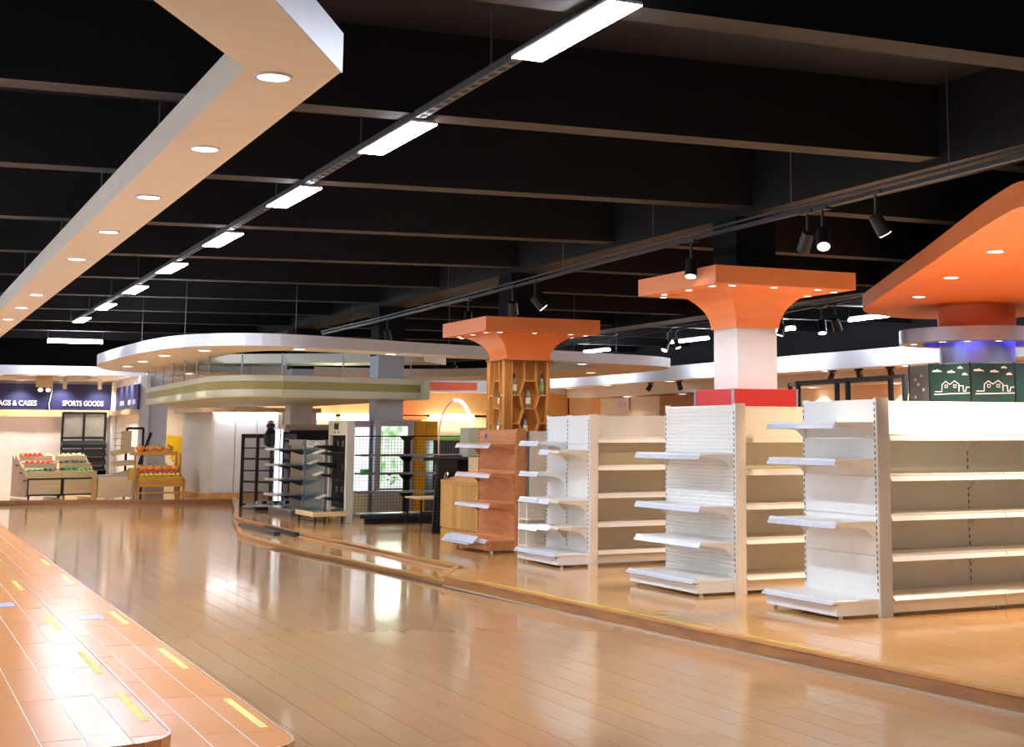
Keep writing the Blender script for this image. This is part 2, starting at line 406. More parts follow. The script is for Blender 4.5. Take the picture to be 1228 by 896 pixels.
# planks follow the front edge, one convex zone at a time
planks(st, [(6.05, 4.5), (12.5, 4.5), (12.5, 15.6), (5.55, 15.6), (5.42, 15.05), (5.48, 14.1), (5.69, 10.3), (5.92, 6.73)], A1, 5.6, 13.4, 3, 16.5, .2, 1.2, .115, .012, .002, 'stage_plank', 210, 21)
planks(st, [(5.97, 15.6), (13, 15.6), (13, 36), (7.6, 36), (5.85, 27.2), (5.78, 22.0), (5.93, 16.1)], 0, 5.7, 13, 15.6, 36, .2, 1.2, .115, .012, .002, 'stage_plank', 90, 22)
lt = MB().prism([(6.1, 15.05)] + [(6.0, 27.6)] + low_edge[::-1], -.01, .044).build('floor_right_step', 'joint_stage'); struct(lt)
planks(lt, [(5.45, 15.1), (6.0, 15.1), (5.95, 27.3), (5.84, 27.2), (5.2, 23.9), (5.12, 21.4), (5.29, 18.1)], 0, 5.0, 6.2, 15, 28, .2, 1.2, .055, .012, .002, 'stage_plank', 60, 23)
def riser(pts, z0, z1, nm):
    b = MB()
    for a, c in zip(pts, pts[1:]):
        d = Vector((c[0]-a[0], c[1]-a[1], 0)); n = Vector((-d.y, d.x, 0)).normalized()*.014
        b.mat(0).extrude([(a[0], a[1], z0), (c[0], c[1], z0), (c[0], c[1], z1-.016), (a[0], a[1], z1-.016)], n)
        b.mat(1).extrude([(a[0]-n.x*3, a[1]-n.y*3, z1-.016), (c[0]-n.x*3, c[1]-n.y*3, z1-.016), (c[0]-n.x*3, c[1]-n.y*3, z1+.002), (a[0]-n.x*3, a[1]-n.y*3, z1+.002)], n*4.6)
        if z1 > .1: b.mat(2).extrude([(a[0]+n.x, a[1]+n.y, z0+.0), (c[0]+n.x, c[1]+n.y, z0), (c[0]+n.x, c[1]+n.y, z0+.012), (a[0]+n.x, a[1]+n.y, z0+.012)], n*1.6)
    struct(b.build(nm, ['riser', 'nosing', 'clear_tape']))
riser(edge_up, 0, .115, 'trim_platform_front')
riser([(5.43, 15.05), (5.95, 16.1)], .05, .115, 'trim_platform_end')
riser(edge_back, .05, .115, 'trim_platform_rear')
riser(low_edge, 0, .055, 'trim_platform_step')
for i, (a, c) in enumerate((((5.475, 14.3), (5.72, 10.0)), ((5.75, 9.6), (5.83, 8.35)))):
    n = Vector((-(c[1]-a[1]), c[0]-a[0], 0)).normalized()
    o = MB().extrude([(a[0]+.02, a[1], .1152), (c[0]+.02, c[1], .1152), (c[0]+.05, c[1], .1152), (a[0]+.05, a[1], .1152)], (0, 0, .003)).build('warning_tape', 'tape')
    tag(o, ('long yellow tape line along the front edge of the right-hand platform', 'short yellow tape line on the platform edge nearest the camera, before the large white shelf')[i], 'tape')

# rear platform under the produce and the shop fronts
bp_ = [(-9, 36.2), (2.9, 36.3), (4.8, 35.5), (7.4, 34.75), (7.6, 35.8), (19.6, 35.8), (19.6, 45), (-9, 45)]
struct(MB().prism(bp_, -.01, .1).build('floor_rear_platform', 'floor_plank'))
b = MB()
for a, c in zip(bp_[:3], bp_[1:4]):
    d = Vector((c[0]-a[0], c[1]-a[1], 0)); n = Vector((d.y, -d.x, 0)).normalized()*.02
    b.extrude([(a[0], a[1], 0), (c[0], c[1], 0), (c[0], c[1], .102), (a[0], a[1], .102)], n)
struct(b.build('trim_rear_platform', 'riser'))

# ------------------------------------------------------------------ ceiling, beams, walls
ce = struct(MB().box(-9, -6, 4.65, 22, 46, 4.85).build('ceiling', 'ceiling_paint'))
def under(o):  # lighter underside colour carries the light bounced up from the floor
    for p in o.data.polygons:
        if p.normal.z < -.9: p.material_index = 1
BL = [((0.62, 11.07), (8.09, 10.48)), ((.86, 14.49), (7.85, 13.66)), ((1.1, 18.04), (8.22, 16.97)), ((1.33, 21.41), (7.97, 20.2)),
      ((3.7, 7.55), (6.83, 7.42)), ((1.5, 24.6), (8, 23.6)), ((1.6, 27.9), (8, 26.9)), ((1.7, 31.2), (8, 30.2)), ((1.8, 34.5), (8, 33.6)), ((1.9, 37.8), (8, 37)), ((2, 41.), (8, 40.3)), ((1, 4.4), (8, 4.2))]
for a, c in BL:
    sl = (c[1]-a[1])/(c[0]-a[0]); f = lambda x: a[1] + sl*(x-a[0]); mid = (a[1]+c[1])/2
    o = MB()
    for x0, x1 in ((-9, 8.2), (8.75, 22)):
        y0, y1 = f(x0), f(x1)
        if x0 > 0: y0 = f(8.2); y1 = y0 - .4
        o.prism([(x0, y0-.28), (x1, y1-.28), (x1, y1), (x0, y0)], 4.0, 4.66)
    under(o.build('beam', ['beam_paint', 'beam_under_lit'], ce))
under(MB().box(8.2, -6, 3.93, 8.76, 46, 4.66).build('girder', ['beam_paint', 'beam_under_lit'], ce))
under(MB().box(14.6, -6, 3.93, 15.2, 46, 4.66).build('girder', ['beam_paint', 'beam_under_lit'], ce))

wl = struct(MB().box(-9.2, -6, 0, -9, 46, 4.65).build('wall_left', 'white_wall'))
wb = struct(MB().box(-9, 44.6, 0, 20.4, 44.8, 4.65).build('wall_rear', ['black_paint']))
wr = struct(MB().box(20.2, -6, 0, 20.4, 44.6, 4.65).build('wall_right', ['black_paint']))

# ------------------------------------------------------------------ shop fronts along the rear left
wall_shop = struct(MB().box(-9, 42, .1, 5.62, 42.2, 3.2).build('wall_shops', 'white_wall'))
MB().box(-9, 41.84, 2.02, 5.55, 42.0, 2.2).build('shelf_ledge', 'pale_wood', wall_shop)
side = struct(MB().box(5.72, 38.0, .1, 5.95, 41.98, 3.0).build('wall_shop_side', 'white_wall'))
MB().box(5.5, 37.9, 2.06, 5.72, 41.8, 2.17).build('shelf_ledge', 'pale_wood', side)
struct(MB().cyl((5.64, 41.75, .1), (5.64, 41.75, 3.0), .085, 14).build('trim_shop_post', 'white_wall', smooth=True))
struct(MB().box(5.9, 38.2, .1, 6.42, 38.9, 3.2).build('trim_grey_pier', 'grey_wall'))
wm = struct(MB().box(6.3, 41.6, .1, 9.6, 41.75, 3.2).build('wall_mural', 'pink_wall'))
# yellow painted tree on that wall: flat paint
def blob(cx, cz, rx, rz, n=22, amp=.12, seed=1):
    q = random.Random(seed)
    return [(cx + rx*math.cos(t)*(1+amp*math.sin(5*t+seed)+amp*(q.random()-.5)), cz + rz*math.sin(t)*(1+amp*math.sin(7*t)+amp*(q.random()-.5))) for t in [2*math.pi*i/n for i in range(n)]]
mu = thing('painted_tree', 'yellow painted tree on the pink rear wall behind the pumpkin stand', 'mural', (7.3, 41.6, .1))
for yo, cx, cz, rx, rz, sd in ((0, -.1, 1.28, .42, .16, 1), (-.008, .12, 1.0, .3, .34, 2), (-.016, .16, .55, .22, .3, 3)):
    MB().extrude([(x, -.004+yo, z) for x, z in blob(cx, cz, rx, rz, seed=sd)], (0, -.006, 0)).build('painted_foliage', 'mural_yellow', mu)
MB().extrude([(-.06, -.024, 0), (.1, -.024, 0), (.06, -.024, .5), (.0, -.024, .5)], (0, -.012, 0)).build('painted_trunk', 'mural_trunk', mu)

# bulkhead over the shops with its downlights
def downlight(parent, loc, r=.1, glowm='lens_white', power=0, col='FFF8EE', spot=120):
    o = MB().mat(0).ring([(r*math.cos(t), r*math.sin(t)) for t in [math.pi*i/8 for i in range(16)]],
                         [(.82*r*math.cos(t), .82*r*math.sin(t)) for t in [math.pi*i/8 for i in range(16)]], -.012, .0) \
            .mat(1).prism([(.82*r*math.cos(t), .82*r*math.sin(t)) for t in [math.pi*i/8 for i in range(16)]], -.006, .0) \
            .build('downlight', ['fascia_white', glowm], parent, loc=loc)
    if power:
        lamp('SPOT', 'downlight_lamp', (loc[0], loc[1], loc[2]-.03), power, col, size=.06, spot=spot, blend=.7, parent=parent)\
            .rotation_euler = (0, 0, 0)
    return o
bk = thing('shop_bulkhead', 'white ceiling bulkhead hanging over the navy shop signs at the rear left', 'bulkhead', (0, 38.4, 3.0))
MB().box(-9, 0, 0, 6.9, .12, .21).build('fascia', 'fascia_white', bk)
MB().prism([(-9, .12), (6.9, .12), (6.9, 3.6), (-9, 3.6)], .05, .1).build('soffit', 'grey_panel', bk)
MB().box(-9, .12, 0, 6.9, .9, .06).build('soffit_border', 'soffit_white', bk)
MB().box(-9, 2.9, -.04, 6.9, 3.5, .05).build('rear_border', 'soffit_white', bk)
MB().box(4.9, .9, -.01, 5.9, 2.9, .055).build('side_border', 'soffit_white', bk)
for x, y in ((2.6, .5), (3.3, .5), (4.0, .55), (4.75, .5), (5.5, .5)): downlight(bk, (x, y, 0), .1, power=45)
for x, y in ((1.9, 3.1), (3.3, 3.1), (4.3, 3.15), (5.25, 3.1)): downlight(bk, (x, y, -.04), .1, power=45)
for x, y in ((5.5, 1.3), (5.45, 2.2)): downlight(bk, (x, y, -.01), .09, power=30)
for x, y in ((6.75, 2.2), (6.6, 1.0), (1.0, .5), (1.0, 3.1), (-.5, .5), (-.5, 3.1)): downlight(bk, (x, y, -.03), .09, power=50)  # first two added to brighten the mural wall
gl = thing('twin_spot_box', 'pale boxed twin spotlight under the rear left bulkhead', 'spotlight', (3.72, 40.2, 2.75))
MB().box(-.19, -.12, .0, .19, .12, .26).build('housing', 'pale_wood', gl)
for x in (-.09, .09): MB().cyl((x, -.02, 0), (x, -.1, -.08), .055, 12).mat(1).cyl((x, -.1, -.08), (x, -.106, -.086), .05, 12).build('lamp_head', ['pale_wood', 'lens_white'], gl)
for i, x in enumerate((4.25, 5.1)):
    g2 = thing('track_spotlight', 'small cream ceiling spotlight %s the sports goods sign' % ('left above', 'right above')[i], 'spotlight', (x, 40.6, 2.72))
    MB().box(-.04, -.06, .2, .04, .06, .3).build('adapter', 'pale_wood', g2); MB().cyl((0, 0, .2), (0, -.03, .0), .05, 10).build('lamp_head', 'soffit_white', g2)

# navy sign boards with raised letters
def text(body, parent, loc, size, rot, m='letter', ext=.012, bold=.006, align='CENTER', sx=1., name='lettering'):
    c = bpy.data.curves.new(name, 'FONT'); c.body = body; c.size = size; c.extrude = ext; c.offset = bold; c.align_x = align
    f = bpy.data.objects.new(name, c); me = bpy.data.meshes.new_from_object(f); bpy.data.objects.remove(f)
    me.materials.clear(); me.materials.append(M[m]); o = bpy.data.objects.new(name, me); COL.objects.link(o)
    o.location = loc; o.rotation_euler = rot; o.scale = (sx, 1, 1); o.parent = parent; return o
def serifs(): pass
for lab, x0, x1, body, tx in (('navy sign board lettered BAGS & CASES at the far left', -.4, 4.04, 'BAGS & CASES', 3.21), ('navy sign board lettered SPORTS GOODS above the black slatted shelf', 4.06, 5.55, 'SPORTS GOODS', 4.86)):
    s_ = thing('sign_board', lab, 'sign', ((x0+x1)/2, 41.9, 2.2), group='navy shop signs')
    MB().box(x0-(x0+x1)/2, -.05, 0, x1-(x0+x1)/2, .04, .68, .006).build('board', 'navy', s_)
    text(body, s_, (tx-(x0+x1)/2, -.06, .11), .19, (R(90), 0, 0), sx=.84 if body[0] == 'B' else .74, bold=.004)
o = MB().tube([(4.06, 41.83, 2.86), (4.07, 41.82, 2.7), (4.05, 41.82, 2.55), (4.01, 41.82, 2.35), (4.03, 41.83, 2.22)], .012, 6).build('cable', 'letter')
tag(o, 'thin white cable hanging down between the two navy signs', 'cable')
s_ = thing('sign_board', 'narrow navy sign board on the side wall, turned away from the aisle', 'sign', (5.68, 39.8, 2.17), group='navy shop signs')
MB().box(-.03, -1.9, 0, .03, 1.8, .62, .006).build('board', 'navy', s_)
for y, wdt in ((.95, .75), (-.45, .5), (-1.2, .55)):
    for k in range(int(wdt/.11)): MB().box(-.045, y - k*.11 - .08, .13, -.03, y - k*.11, .25).build('letter', 'lavender', s_)

# black slatted wall shelf under the sports sign
sf = thing('wall_shelf_rack', 'tall black shelf rack with two grey slatted panels under the sports goods sign', 'shelf', (4.37, 41.72, .1))
W_ = 1.06
for x in (0, W_/2, W_): MB().box(x-.025, -.04, 0, x+.025, .06, 2.04).build('post', 'black_metal', sf)
for z in (0.02, .75, 1.34, 2.0): MB().box(0, -.03, z, W_, .05, z+.05).build('rail', 'black_metal', sf)
for x in (.03, W_/2+.03):
    g = MB().box(x, .02, 1.39, x+W_/2-.06, .05, 2.0).build('slat_panel', 'slat_grey', sf)
    for k in range(10): MB().box(x, -.005, 1.41+k*.058, x+W_/2-.06, .02, 1.41+k*.058+.044).build('slat', 'slat_grey', sf)
for z, d in ((1.3, .3), (1.08, .34), (.86, .36), (.62, .45)):
    MB().extrude([(-.02, -.02, z), (-.02, -d, z-.1), (-.02, -d, z-.19), (-.02, -.02, z-.1)], (W_+.04, 0, 0)).build('sloping_shelf', 'black_metal', sf)
MB().box(.0, -.5, 0, W_, .0, .32).build('base', 'pale_wood', sf)
MB().box(.0, -.45, .32, W_, -.02, .55).build('bin', 'black_metal', sf)

# produce display: two stepped crate units with goods, then a plain box
def crate_unit(x, y_, label):
    t = thing('produce_stand', label, 'display stand', (x, y_, .1), R(14), 'stepped produce stands')
    W = .8
    MB().box(0, 0, .08, W, .03, .42).build('front_panel', 'pale_wood', t)
    MB().box(0, 0, .45, W, .03, .6).build('top_board', 'pale_wood', t)
    fr = MB()
    for z in (.05, .42): fr.box(0, -.012, z, W, .0, z+.035)
    for xx in (0, W-.03): fr.box(xx, -.012, .05, xx+.03, .0, .45)
    fr.build('frame', 'black_metal', t)
    for sgn, xx in ((0, 0), (1, W-.03)):
        for k, (ya, yb, h) in enumerate(((0, .3, .62), (.3, .6, .82), (.6, .9, 1.0), (.9, 1.1, 1.02))):
            MB().extrude([(xx, ya+.006, .02), (xx, yb, .02), (xx, yb, h), (xx, ya+.006, h-.16)], (.03, 0, 0)).build('side_board', 'crate_side', t)
            if not sgn and k < 3: MB().box(xx-.012, ya+.08, .38+.17*k, xx, ya+.24, .42+.17*k).build('handle', 'charcoal', t)
    for k, (y, z) in enumerate(((.06, .55), (.36, .73), (.66, .9))):
        MB().extrude([(.03, y, z-.04), (.03, y+.3, z+.06), (.03, y+.3, z+.08), (.03, y, z-.02)], (W-.06, 0, 0)).build('tray', 'tan_wood', t)
        MB().box(.03, y-.03, z-.05, W-.03, y-.01, z+.06).build('tray_front', 'pale_wood', t)
    for xx in (.06, W-.06): MB().cyl((xx, .05, 0), (xx, .05, .06), .025, 8).build('castor', 'black_metal', t)
    return t
cu = [crate_unit(3.2, 37.2, 'left stepped wooden produce stand filled with red and green vegetables'), crate_unit(3.2+.81*math.cos(R(14)), 37.2+.81*math.sin(R(14)), 'right stepped wooden produce stand holding green and dark vegetables')]
ico = {}
def fruit_mesh(key, m, r, squash=1., long=1.):
    if key not in ico:
        ico[key] = MB().lathe([(r*.35, -r*squash*.9), (r*.85, -r*squash*.5), (r, 0), (r*.8, r*squash*.55), (r*.3, r*squash*.92)], 8).mesh(key, m, True)
        if long != 1:
            for v in ico[key].vertices: v.co.x *= long
    return ico[key]
nth = ('first', 'second', 'third', 'fourth', 'fifth', 'sixth', 'seventh', 'eighth', 'ninth')
def goods(root, key, m, r, row, lab, cat, n, long=1., grp=None, xa=.08, xb=.72):
    y, z = ((.12, .585), (.42, .765), (.72, .935))[row]
    mw = Matrix.Translation(root.location) @ Matrix.Rotation(root.rotation_euler.z, 4, 'Z')
    for k in range(n):
        for j in range(2):
            o = bpy.data.objects.new(key, fruit_mesh(key, m, r, 1, long)); COL.objects.link(o)
            o.location = mw @ Vector((xa + (xb-xa)*(k+.5)/n + rnd.uniform(-.01, .01), y + j*.11, z + j*.035 + r*.3))
            o.rotation_euler = (0, 0, rnd.uniform(-.4, .4))
            tag(o, lab + ', %s from the left in the %s row' % (nth[k], ('front', 'back')[j]), cat, grp)
goods(cu[0], 'tomato', 'tomato', .05, 2, 'red tomato on the top left produce tray', 'tomato', 4, grp='tomatoes on the top tray', xa=.16, xb=.6)
goods(cu[0], 'yellow_pepper', 'pepper', .05, 2, 'orange pepper on the top left produce tray', 'pepper', 1, grp='peppers on the top tray', xa=.06, xb=.16)
goods(cu[0], 'red_apple', 'tomato', .045, 1, 'red apple on the middle left produce tray', 'apple', 5, grp='apples on the middle tray')
goods(cu[0], 'cucumber', 'green_veg', .035, 0, 'green cucumber on the lowest left produce tray', 'cucumber', 3, long=2.2, grp='cucumbers on the lowest tray', xa=.06, xb=.42)
goods(cu[0], 'cabbage', 'dark_veg', .055, 0, 'dark cabbage on the lowest left produce tray', 'cabbage', 2, grp='cabbages on the lowest tray', xa=.42, xb=.68)
goods(cu[1], 'potato', 'pale_veg', .04, 2, 'pale potato on the top right produce tray', 'potato', 5, long=1.4, grp='potatoes on the top tray')
goods(cu[1], 'aubergine', 'dark_veg', .045, 1, 'dark aubergine on the middle right produce tray', 'aubergine', 4, long=1.5, grp='aubergines on the middle tray')
goods(cu[1], 'green_pepper', 'green_veg', .045, 0, 'green pepper on the lowest right produce tray', 'pepper', 5, grp='green peppers on the lowest tray')
bx = thing('display_box', 'plain pale wooden display box between the produce and the pumpkins', 'box', (4.66, 36.5, .1), 0)
MB().box(0, 0, .02, .84, .02, .5, .004).build('front_panel', 'pale_wood', bx)
for x in (0, .82): MB().box(x, .02, .02, x+.02, .7, .5).build('side_panel', 'pale_wood', bx)
MB().box(-.005, -.005, .5, .845, .72, .52).build('top_board', 'grey_panel', bx)
MB().box(-.1, .06, .0, -.015, .3, .49, .004).build('end_post', 'tan_wood', bx)

# tiered tilting trays behind the box
tr = thing('tray_tower', 'black stand with tilted tan trays beside the navy side sign', 'display stand', (5.3, 37.55, .1))
for x in (.12, .5): MB().beam((x, .2, 0), (x, .2, 1.62), .05, .07).build('post', 'black_metal', tr)
MB().box(.12, .17, 1.58, .5, .23, 1.64).build('crossbar', 'black_metal', tr)
MB().beam((.42, .1, .75), (.62, -.2, 1.5), .05, .05).build('brace', 'black_metal', tr)
MB().box(-.02, .1, 1.1, .22, .2, 1.55).build('back_board', 'pale_wood', tr)
for z in (1.2, 1.36, 1.5): MB().cyl((-.2, .0, z), (.1, .12, z), .008, 6).build('hook', 'slat_grey', tr)
for z, a in ((.95, 22), (.7, 8), (.38, 34)):
    k = R(a); q = lambda x, y, zz: (-.24 + x*math.cos(k)*.0 + x, -.25 + y, z + x*math.sin(k)*.55 + zz)
    MB(q).box(0, 0, 0, .5, .4, .02).box(0, 0, .02, .5, .02, .12).box(0, .38, .02, .5, .4, .12).build('tray', 'pale_wood', tr)
    MB(q).box(.02, .02, .02, .48, .38, .024).build('tray_liner', 'charcoal', tr)

# pumpkin stand
ps = thing('pumpkin_stand', 'light wooden two-tier stand carrying pumpkins and bright fruit', 'display stand', (5.46, 36.1, .1))
for x in (.03, 1.06):
    MB().box(x-.02, .0, 0, x+.02, .05, .46).build('front_leg', 'stand_wood', ps); MB().box(x-.02, .6, 0, x+.02, .65, 1.02).build('rear_leg', 'stand_wood', ps)
    MB().beam((x, -.1, .38), (x, .66, .5), .04, .05).build('side_rail', 'stand_wood', ps)
MB().box(0, .01, .1, 1.09, .05, .14).build('stretcher', 'stand_wood', ps)
MB().box(.04, -.05, .26, 1.02, -.03, .5, .004).build('bin_front', 'stand_wood', ps)
MB().extrude([(.04, -.03, .42), (.04, .6, .56), (.04, .6, .58), (.04, -.03, .44)], (.98, 0, 0)).build('bin_bottom', 'stand_wood', ps)
for x in (.04, 1.0): MB().extrude([(x, -.03, .26), (x, .6, .42), (x, .6, .64), (x, -.03, .5)], (.02, 0, 0)).build('bin_side', 'stand_wood', ps)
MB().box(-.06, .5, .98, 1.0, .95, 1.06, .006).build('top_shelf', 'stand_wood', ps)
for x in (0.0, .94): MB().box(x, .55, .5, x+.05, .6, .98).build('upright', 'stand_wood', ps)
MB().cyl((-.09, .06, .7), (-.09, .06, .42), .12, 14, .1).build('side_basket', 'tan_wood', ps)
pm = MB().lathe([(.03, .0), (.085, .02), (.11, .075), (.095, .13), (.03, .15)], 20, lobes=10, amp=.05).mesh('pumpkin_body', 'pumpkin', True)
pst = MB().cyl((0, 0, .14), (.015, 0, .19), .016, 6, .01).mesh('pumpkin_stem', 'stem')
def pumpkin(x, y, z, s_, lab, grp):
    t = thing('pumpkin', lab, 'pumpkin', (x, y, z), rnd.uniform(0, 3), grp); t.scale = (s_,)*3
    for n_, me in (('body', pm), ('stem', pst)):
        o = bpy.data.objects.new(n_, me); COL.objects.link(o); o.parent = t
ordn = ('first', 'second', 'third', 'fourth', 'fifth')
for k in range(4): pumpkin(5.46 + .14 + .22*k, 36.82, 1.16, .95, 'orange pumpkin on the top shelf of the pumpkin stand, %s from the left' % ordn[k], 'pumpkins on the top shelf')
for k in range(5): pumpkin(5.46 + .15 + (.0, .17, .36, .56, .75)[k], 36.5, .68, 1.1, 'orange pumpkin in the bin of the pumpkin stand, %s from the left' % ordn[k], 'pumpkins in the bin')
for k in range(9):
    o = bpy.data.objects.new('pink_fruit', fruit_mesh('pink_fruit', 'pink_fruit', .045)); COL.objects.link(o); o.location = (5.56 + .1*k, 36.28, .675)
    tag(o, 'pink fruit in the middle row of the pumpkin stand, %s from the left' % nth[k], 'fruit', 'pink fruit on the stand')
    o = bpy.data.objects.new('lemon', fruit_mesh('lemon', 'lemon', .05, .9, 1.15)); COL.objects.link(o); o.location = (5.57 + .1*k, 36.13, .63)
    tag(o, 'yellow lemon in the front row of the pumpkin stand, %s from the left' % nth[k], 'lemon', 'lemons on the stand')

# rounded white partition (fitting room) with wood cap and plinth
pt = thing('curved_partition', 'tall rounded off-white partition block with wooden plinth behind the black racks', 'partition', (0, 0, .1))
pl_ = smooth_line([(6.86, 38.5), (6.87, 37.4), (6.91, 36.4), (7.04, 35.76)], 6) + [(8.5, 35.02)]
pp = pl_ + [(9.4, 35.3), (9.4, 38.5)]
MB().prism(pp, .1, 1.98).build('drum', 'partition', pt, smooth=True)
grow = lambda P, d: [(x - d*.8, y - d*.8) for i, (x, y) in enumerate(P)]
MB().prism(grow(pl_, .08) + [(9.4, 35.2), (9.4, 38.5)], 0, .1).build('plinth', 'tan_wood', pt)
MB().prism(grow(pl_, .34) + [(9.4, 34.9), (9.4, 38.5)], 1.98, 2.08).build('cap', 'pale_wood', pt)
a, c = Vector((7.09, 35.735, 0)), Vector((8.45, 35.045, 0)); dv = (c-a); nn = Vector((-.45, -.89, 0))
for k in range(3):
    p0 = a + dv*(k/3) + dv*.006 + nn*.004; p1 = a + dv*((k+1)/3) - dv*.006 + nn*.004
    MB().extrude([(p0.x, p0.y, .13), (p1.x, p1.y, .13), (p1.x, p1.y, 1.93), (p0.x, p0.y, 1.93)], tuple(nn*.04)).build('panel', 'partition_panel', pt)
    q0 = a + dv*(k/3+.02) + nn*.22; q1 = a + dv*(k/3+.31) + nn*.22; MB().beam((q0.x, q0.y, 1.965), (q1.x, q1.y, 1.965), .03, .02).build('fill_strip', 'fill_strip', pt)  # glowing bar added under the cap to brighten the panels

# ------------------------------------------------------------------ rear wall and right-hand wall of lit shops
rs = thing('rear_shop_wall', 'peach rear shop wall with lit orange band and white strip lights', 'shop front', (9.6, 44.2, .1))
MB().box(0, 0, 0, 10.4, .2, 2.0).build('lower_wall', 'pink_wall', rs)
MB().box(0, -.1, 2.06, 10.4, .2, 2.75).build('orange_band', 'peach_wall', rs)
for x0, x1 in ((-.1, 2.6), (2.8, 3.9), (5.6, 7.0)): MB().cyl((x0, -.45, 1.98), (x1, -.45, 1.98), .1, 10).build('strip_light', 'strip_sampled', rs)
MB().box(4.1, -.4, 1.92, 5.5, -.1, 2.02).build('red_shelf', 'orange_dark', rs)
for x in (4.8, 5.3): MB().box(x, -.4, 0, x+.06, -.3, 1.92).build('post', 'portal_wood', rs)
MB().box(0, -1.6, 2.75, 10.4, .2, 2.95).build('soffit', 'soffit_white', rs)
MB().box(0, -1.75, 2.72, 10.4, -1.6, 3.12).build('fascia', 'fascia_white', rs)
MB().box(5.0, -1.78, 2.78, 6.6, -1.72, 3.02).build('coral_panel', 'coral', rs)
for x in (1.5, 4.3, 5.6, 7.2): downlight(rs, (x, -.9, 2.745), .12, power=70, col='FFE2B8')
for k, (x, z, cc) in enumerate(((1.1, 1.5, 'red'), (2.0, 1.35, 'coral'), (3.2, 1.5, 'lavender'))):
    MB().box(x, -.35, z-.25, x+.5, -.02, z, .01).build('goods_panel', cc, rs)
MB().box(5.6, -.5, 1.25, 9.8, -.02, 1.3).build('shelf', 'portal_wood', rs)
MB().box(5.7, -.4, 1.3, 9.6, -.1, 1.38).build('green_stock', 'green_veg', rs)
for k in range(12): MB().box(5.6+.35*k, -.48, .1, 5.6+.35*k+.02, -.46, 1.25).build('post', 'portal_wood', rs)

rw = thing('right_shop_bulkhead', 'long white lit bulkhead over the shops along the right-hand wall', 'bulkhead', (18.05, 0, 2.93))
MB().box(-.12, 12, 0, .0, 42.3, .36).build('fascia', 'fascia_white', rw)
MB().box(0, 12, .03, 1.2, 42.3, .09).build('soffit', 'soffit_white', rw)
MB().box(1.1, 12, -.26, 1.2, 42.3, .05).build('inner_fascia', 'grey_wall', rw)
MB().box(1.2, 12, -.26, 1.94, 42.3, -.2).build('inner_soffit', 'soffit_white', rw)
for y in (21.7, 24.3, 27.2, 30.6, 34.5, 38.3, 41): downlight(rw, (.55, y, .03), .14, power=80, col='FFE6C6')
for y in (20.6, 23.4, 26.2, 29.4, 32.6, 35.8, 39.2): downlight(rw, (1.65, y, -.26), .14, power=190, col='FFEBD0')
SPM = {}
def spot_meshes():
    SPM['adapter'] = MB().box(-.03, -.09, .17, .03, .09, .2).mesh('adapter', 'black_metal')
    SPM['stem'] = MB().cyl((0, 0, .0), (0, 0, .18), .012, 8).mesh('stem', 'black_metal')
    SPM['head'] = MB().lathe([(.03, .03), (.05, .02), (.055, -.13), (.05, -.135)], 14).mesh('lamp_head', 'black_metal', True)
    SPM['lens'] = MB().lathe([(.046, -.137), (.046, -.139)], 14).mesh('lens', 'lens_white')
    SPM['dead'] = MB().lathe([(.046, -.137), (.046, -.139)], 14).mesh('lens', 'charcoal')
spot_meshes()
def spot(loc, aim, label, lit=True, power=0, col='FFE2B8', group=None, ang=55, s_=1., rail_rz=0., stem=True):
    t = thing('track_spotlight', label, 'spotlight', loc, 0, group); t.scale = (s_,)*3
    for n_ in ('adapter', 'stem')[:2 if stem else 1]:
        o = bpy.data.objects.new(n_, SPM[n_]); COL.objects.link(o); o.parent = t
        if n_ == 'adapter': o.rotation_euler = (0, 0, rail_rz)
        if not stem: o.location = (0, 0, -.14)
    h = bpy.data.objects.new('lamp_head', SPM['head']); COL.objects.link(h); h.parent = t
    h.rotation_euler = Vector(aim).to_track_quat('-Z', 'Y').to_euler()
    l = bpy.data.objects.new('lens', SPM['lens' if lit else 'dead']); COL.objects.link(l); l.parent = h
    if power:
        d = Vector(aim).normalized()
        lo = lamp('SPOT', 'spot_lamp', tuple(d*.16), power, col, target=tuple(d*2), size=.04, spot=ang, blend=.5, parent=t)
for i, (y, x, wh) in enumerate(((20.7, -.5, 'beside the grey drum column'), (22.2, .4, 'second from the drum column'), (23.4, .2, 'third from the drum column'), (24.9, .5, 'fourth from the drum column'), (26.0, .4, 'fifth from the drum column'), (27.0, -.3, 'right of the white column'),
                          (32.0, .5, 'left of the white column'), (34.0, .4, 'second left of the white column'), (35.6, -.6, 'third left of the white column'))):
    spot((18.6, y, 2.88), (x, .15, -1), 'small black spotlight under the right-hand bulkhead, ' + wh, False, group='spots under the right bulkhead', s_=1.25, stem=False)
# shop wall surfaces under that bulkhead
rp_ = thing('right_shop_wall', 'warm lit shop wall with orange band along the right-hand side', 'shop front', (20.0, 0, .1))
MB().box(0, 12, 0, .2, 44, 2.65).build('wall_panel', 'pink_wall', rp_)
MB().box(-.03, 41.0, 1.95, 0, 42.3, 2.54).build('orange_band', 'peach_wall', rp_)
MB().box(-.4, 36.9, 0, 0, 40.8, 2.54).build('pier', 'column_white', rp_)
MB().box(-.04, 19.6, 1.75, 0, 23.6, 2.54).build('coral_panel', 'coral', rp_)
MB().box(-.3, 19.6, 1.66, 0, 25.8, 1.74).build('wood_shelf', 'tan_wood', rp_)
MB().box(-.06, 25.5, 0, 0, 30, 2.1).build('grey_display', 'grey_panel', rp_)
for y in (26.9, 28.4): MB().box(-.1, y-.03, 0, -.05, y+.03, 2.1).build('post', 'black_metal', rp_)
pf = thing('wooden_portal', 'brown wooden portal frame on the right-hand wall behind the white shelves', 'portal', (19.95, 35.6, .1))
MB().box(-.5, -3.2, 2.15, 0, 1.1, 2.54).build('header', 'portal_wood', pf)
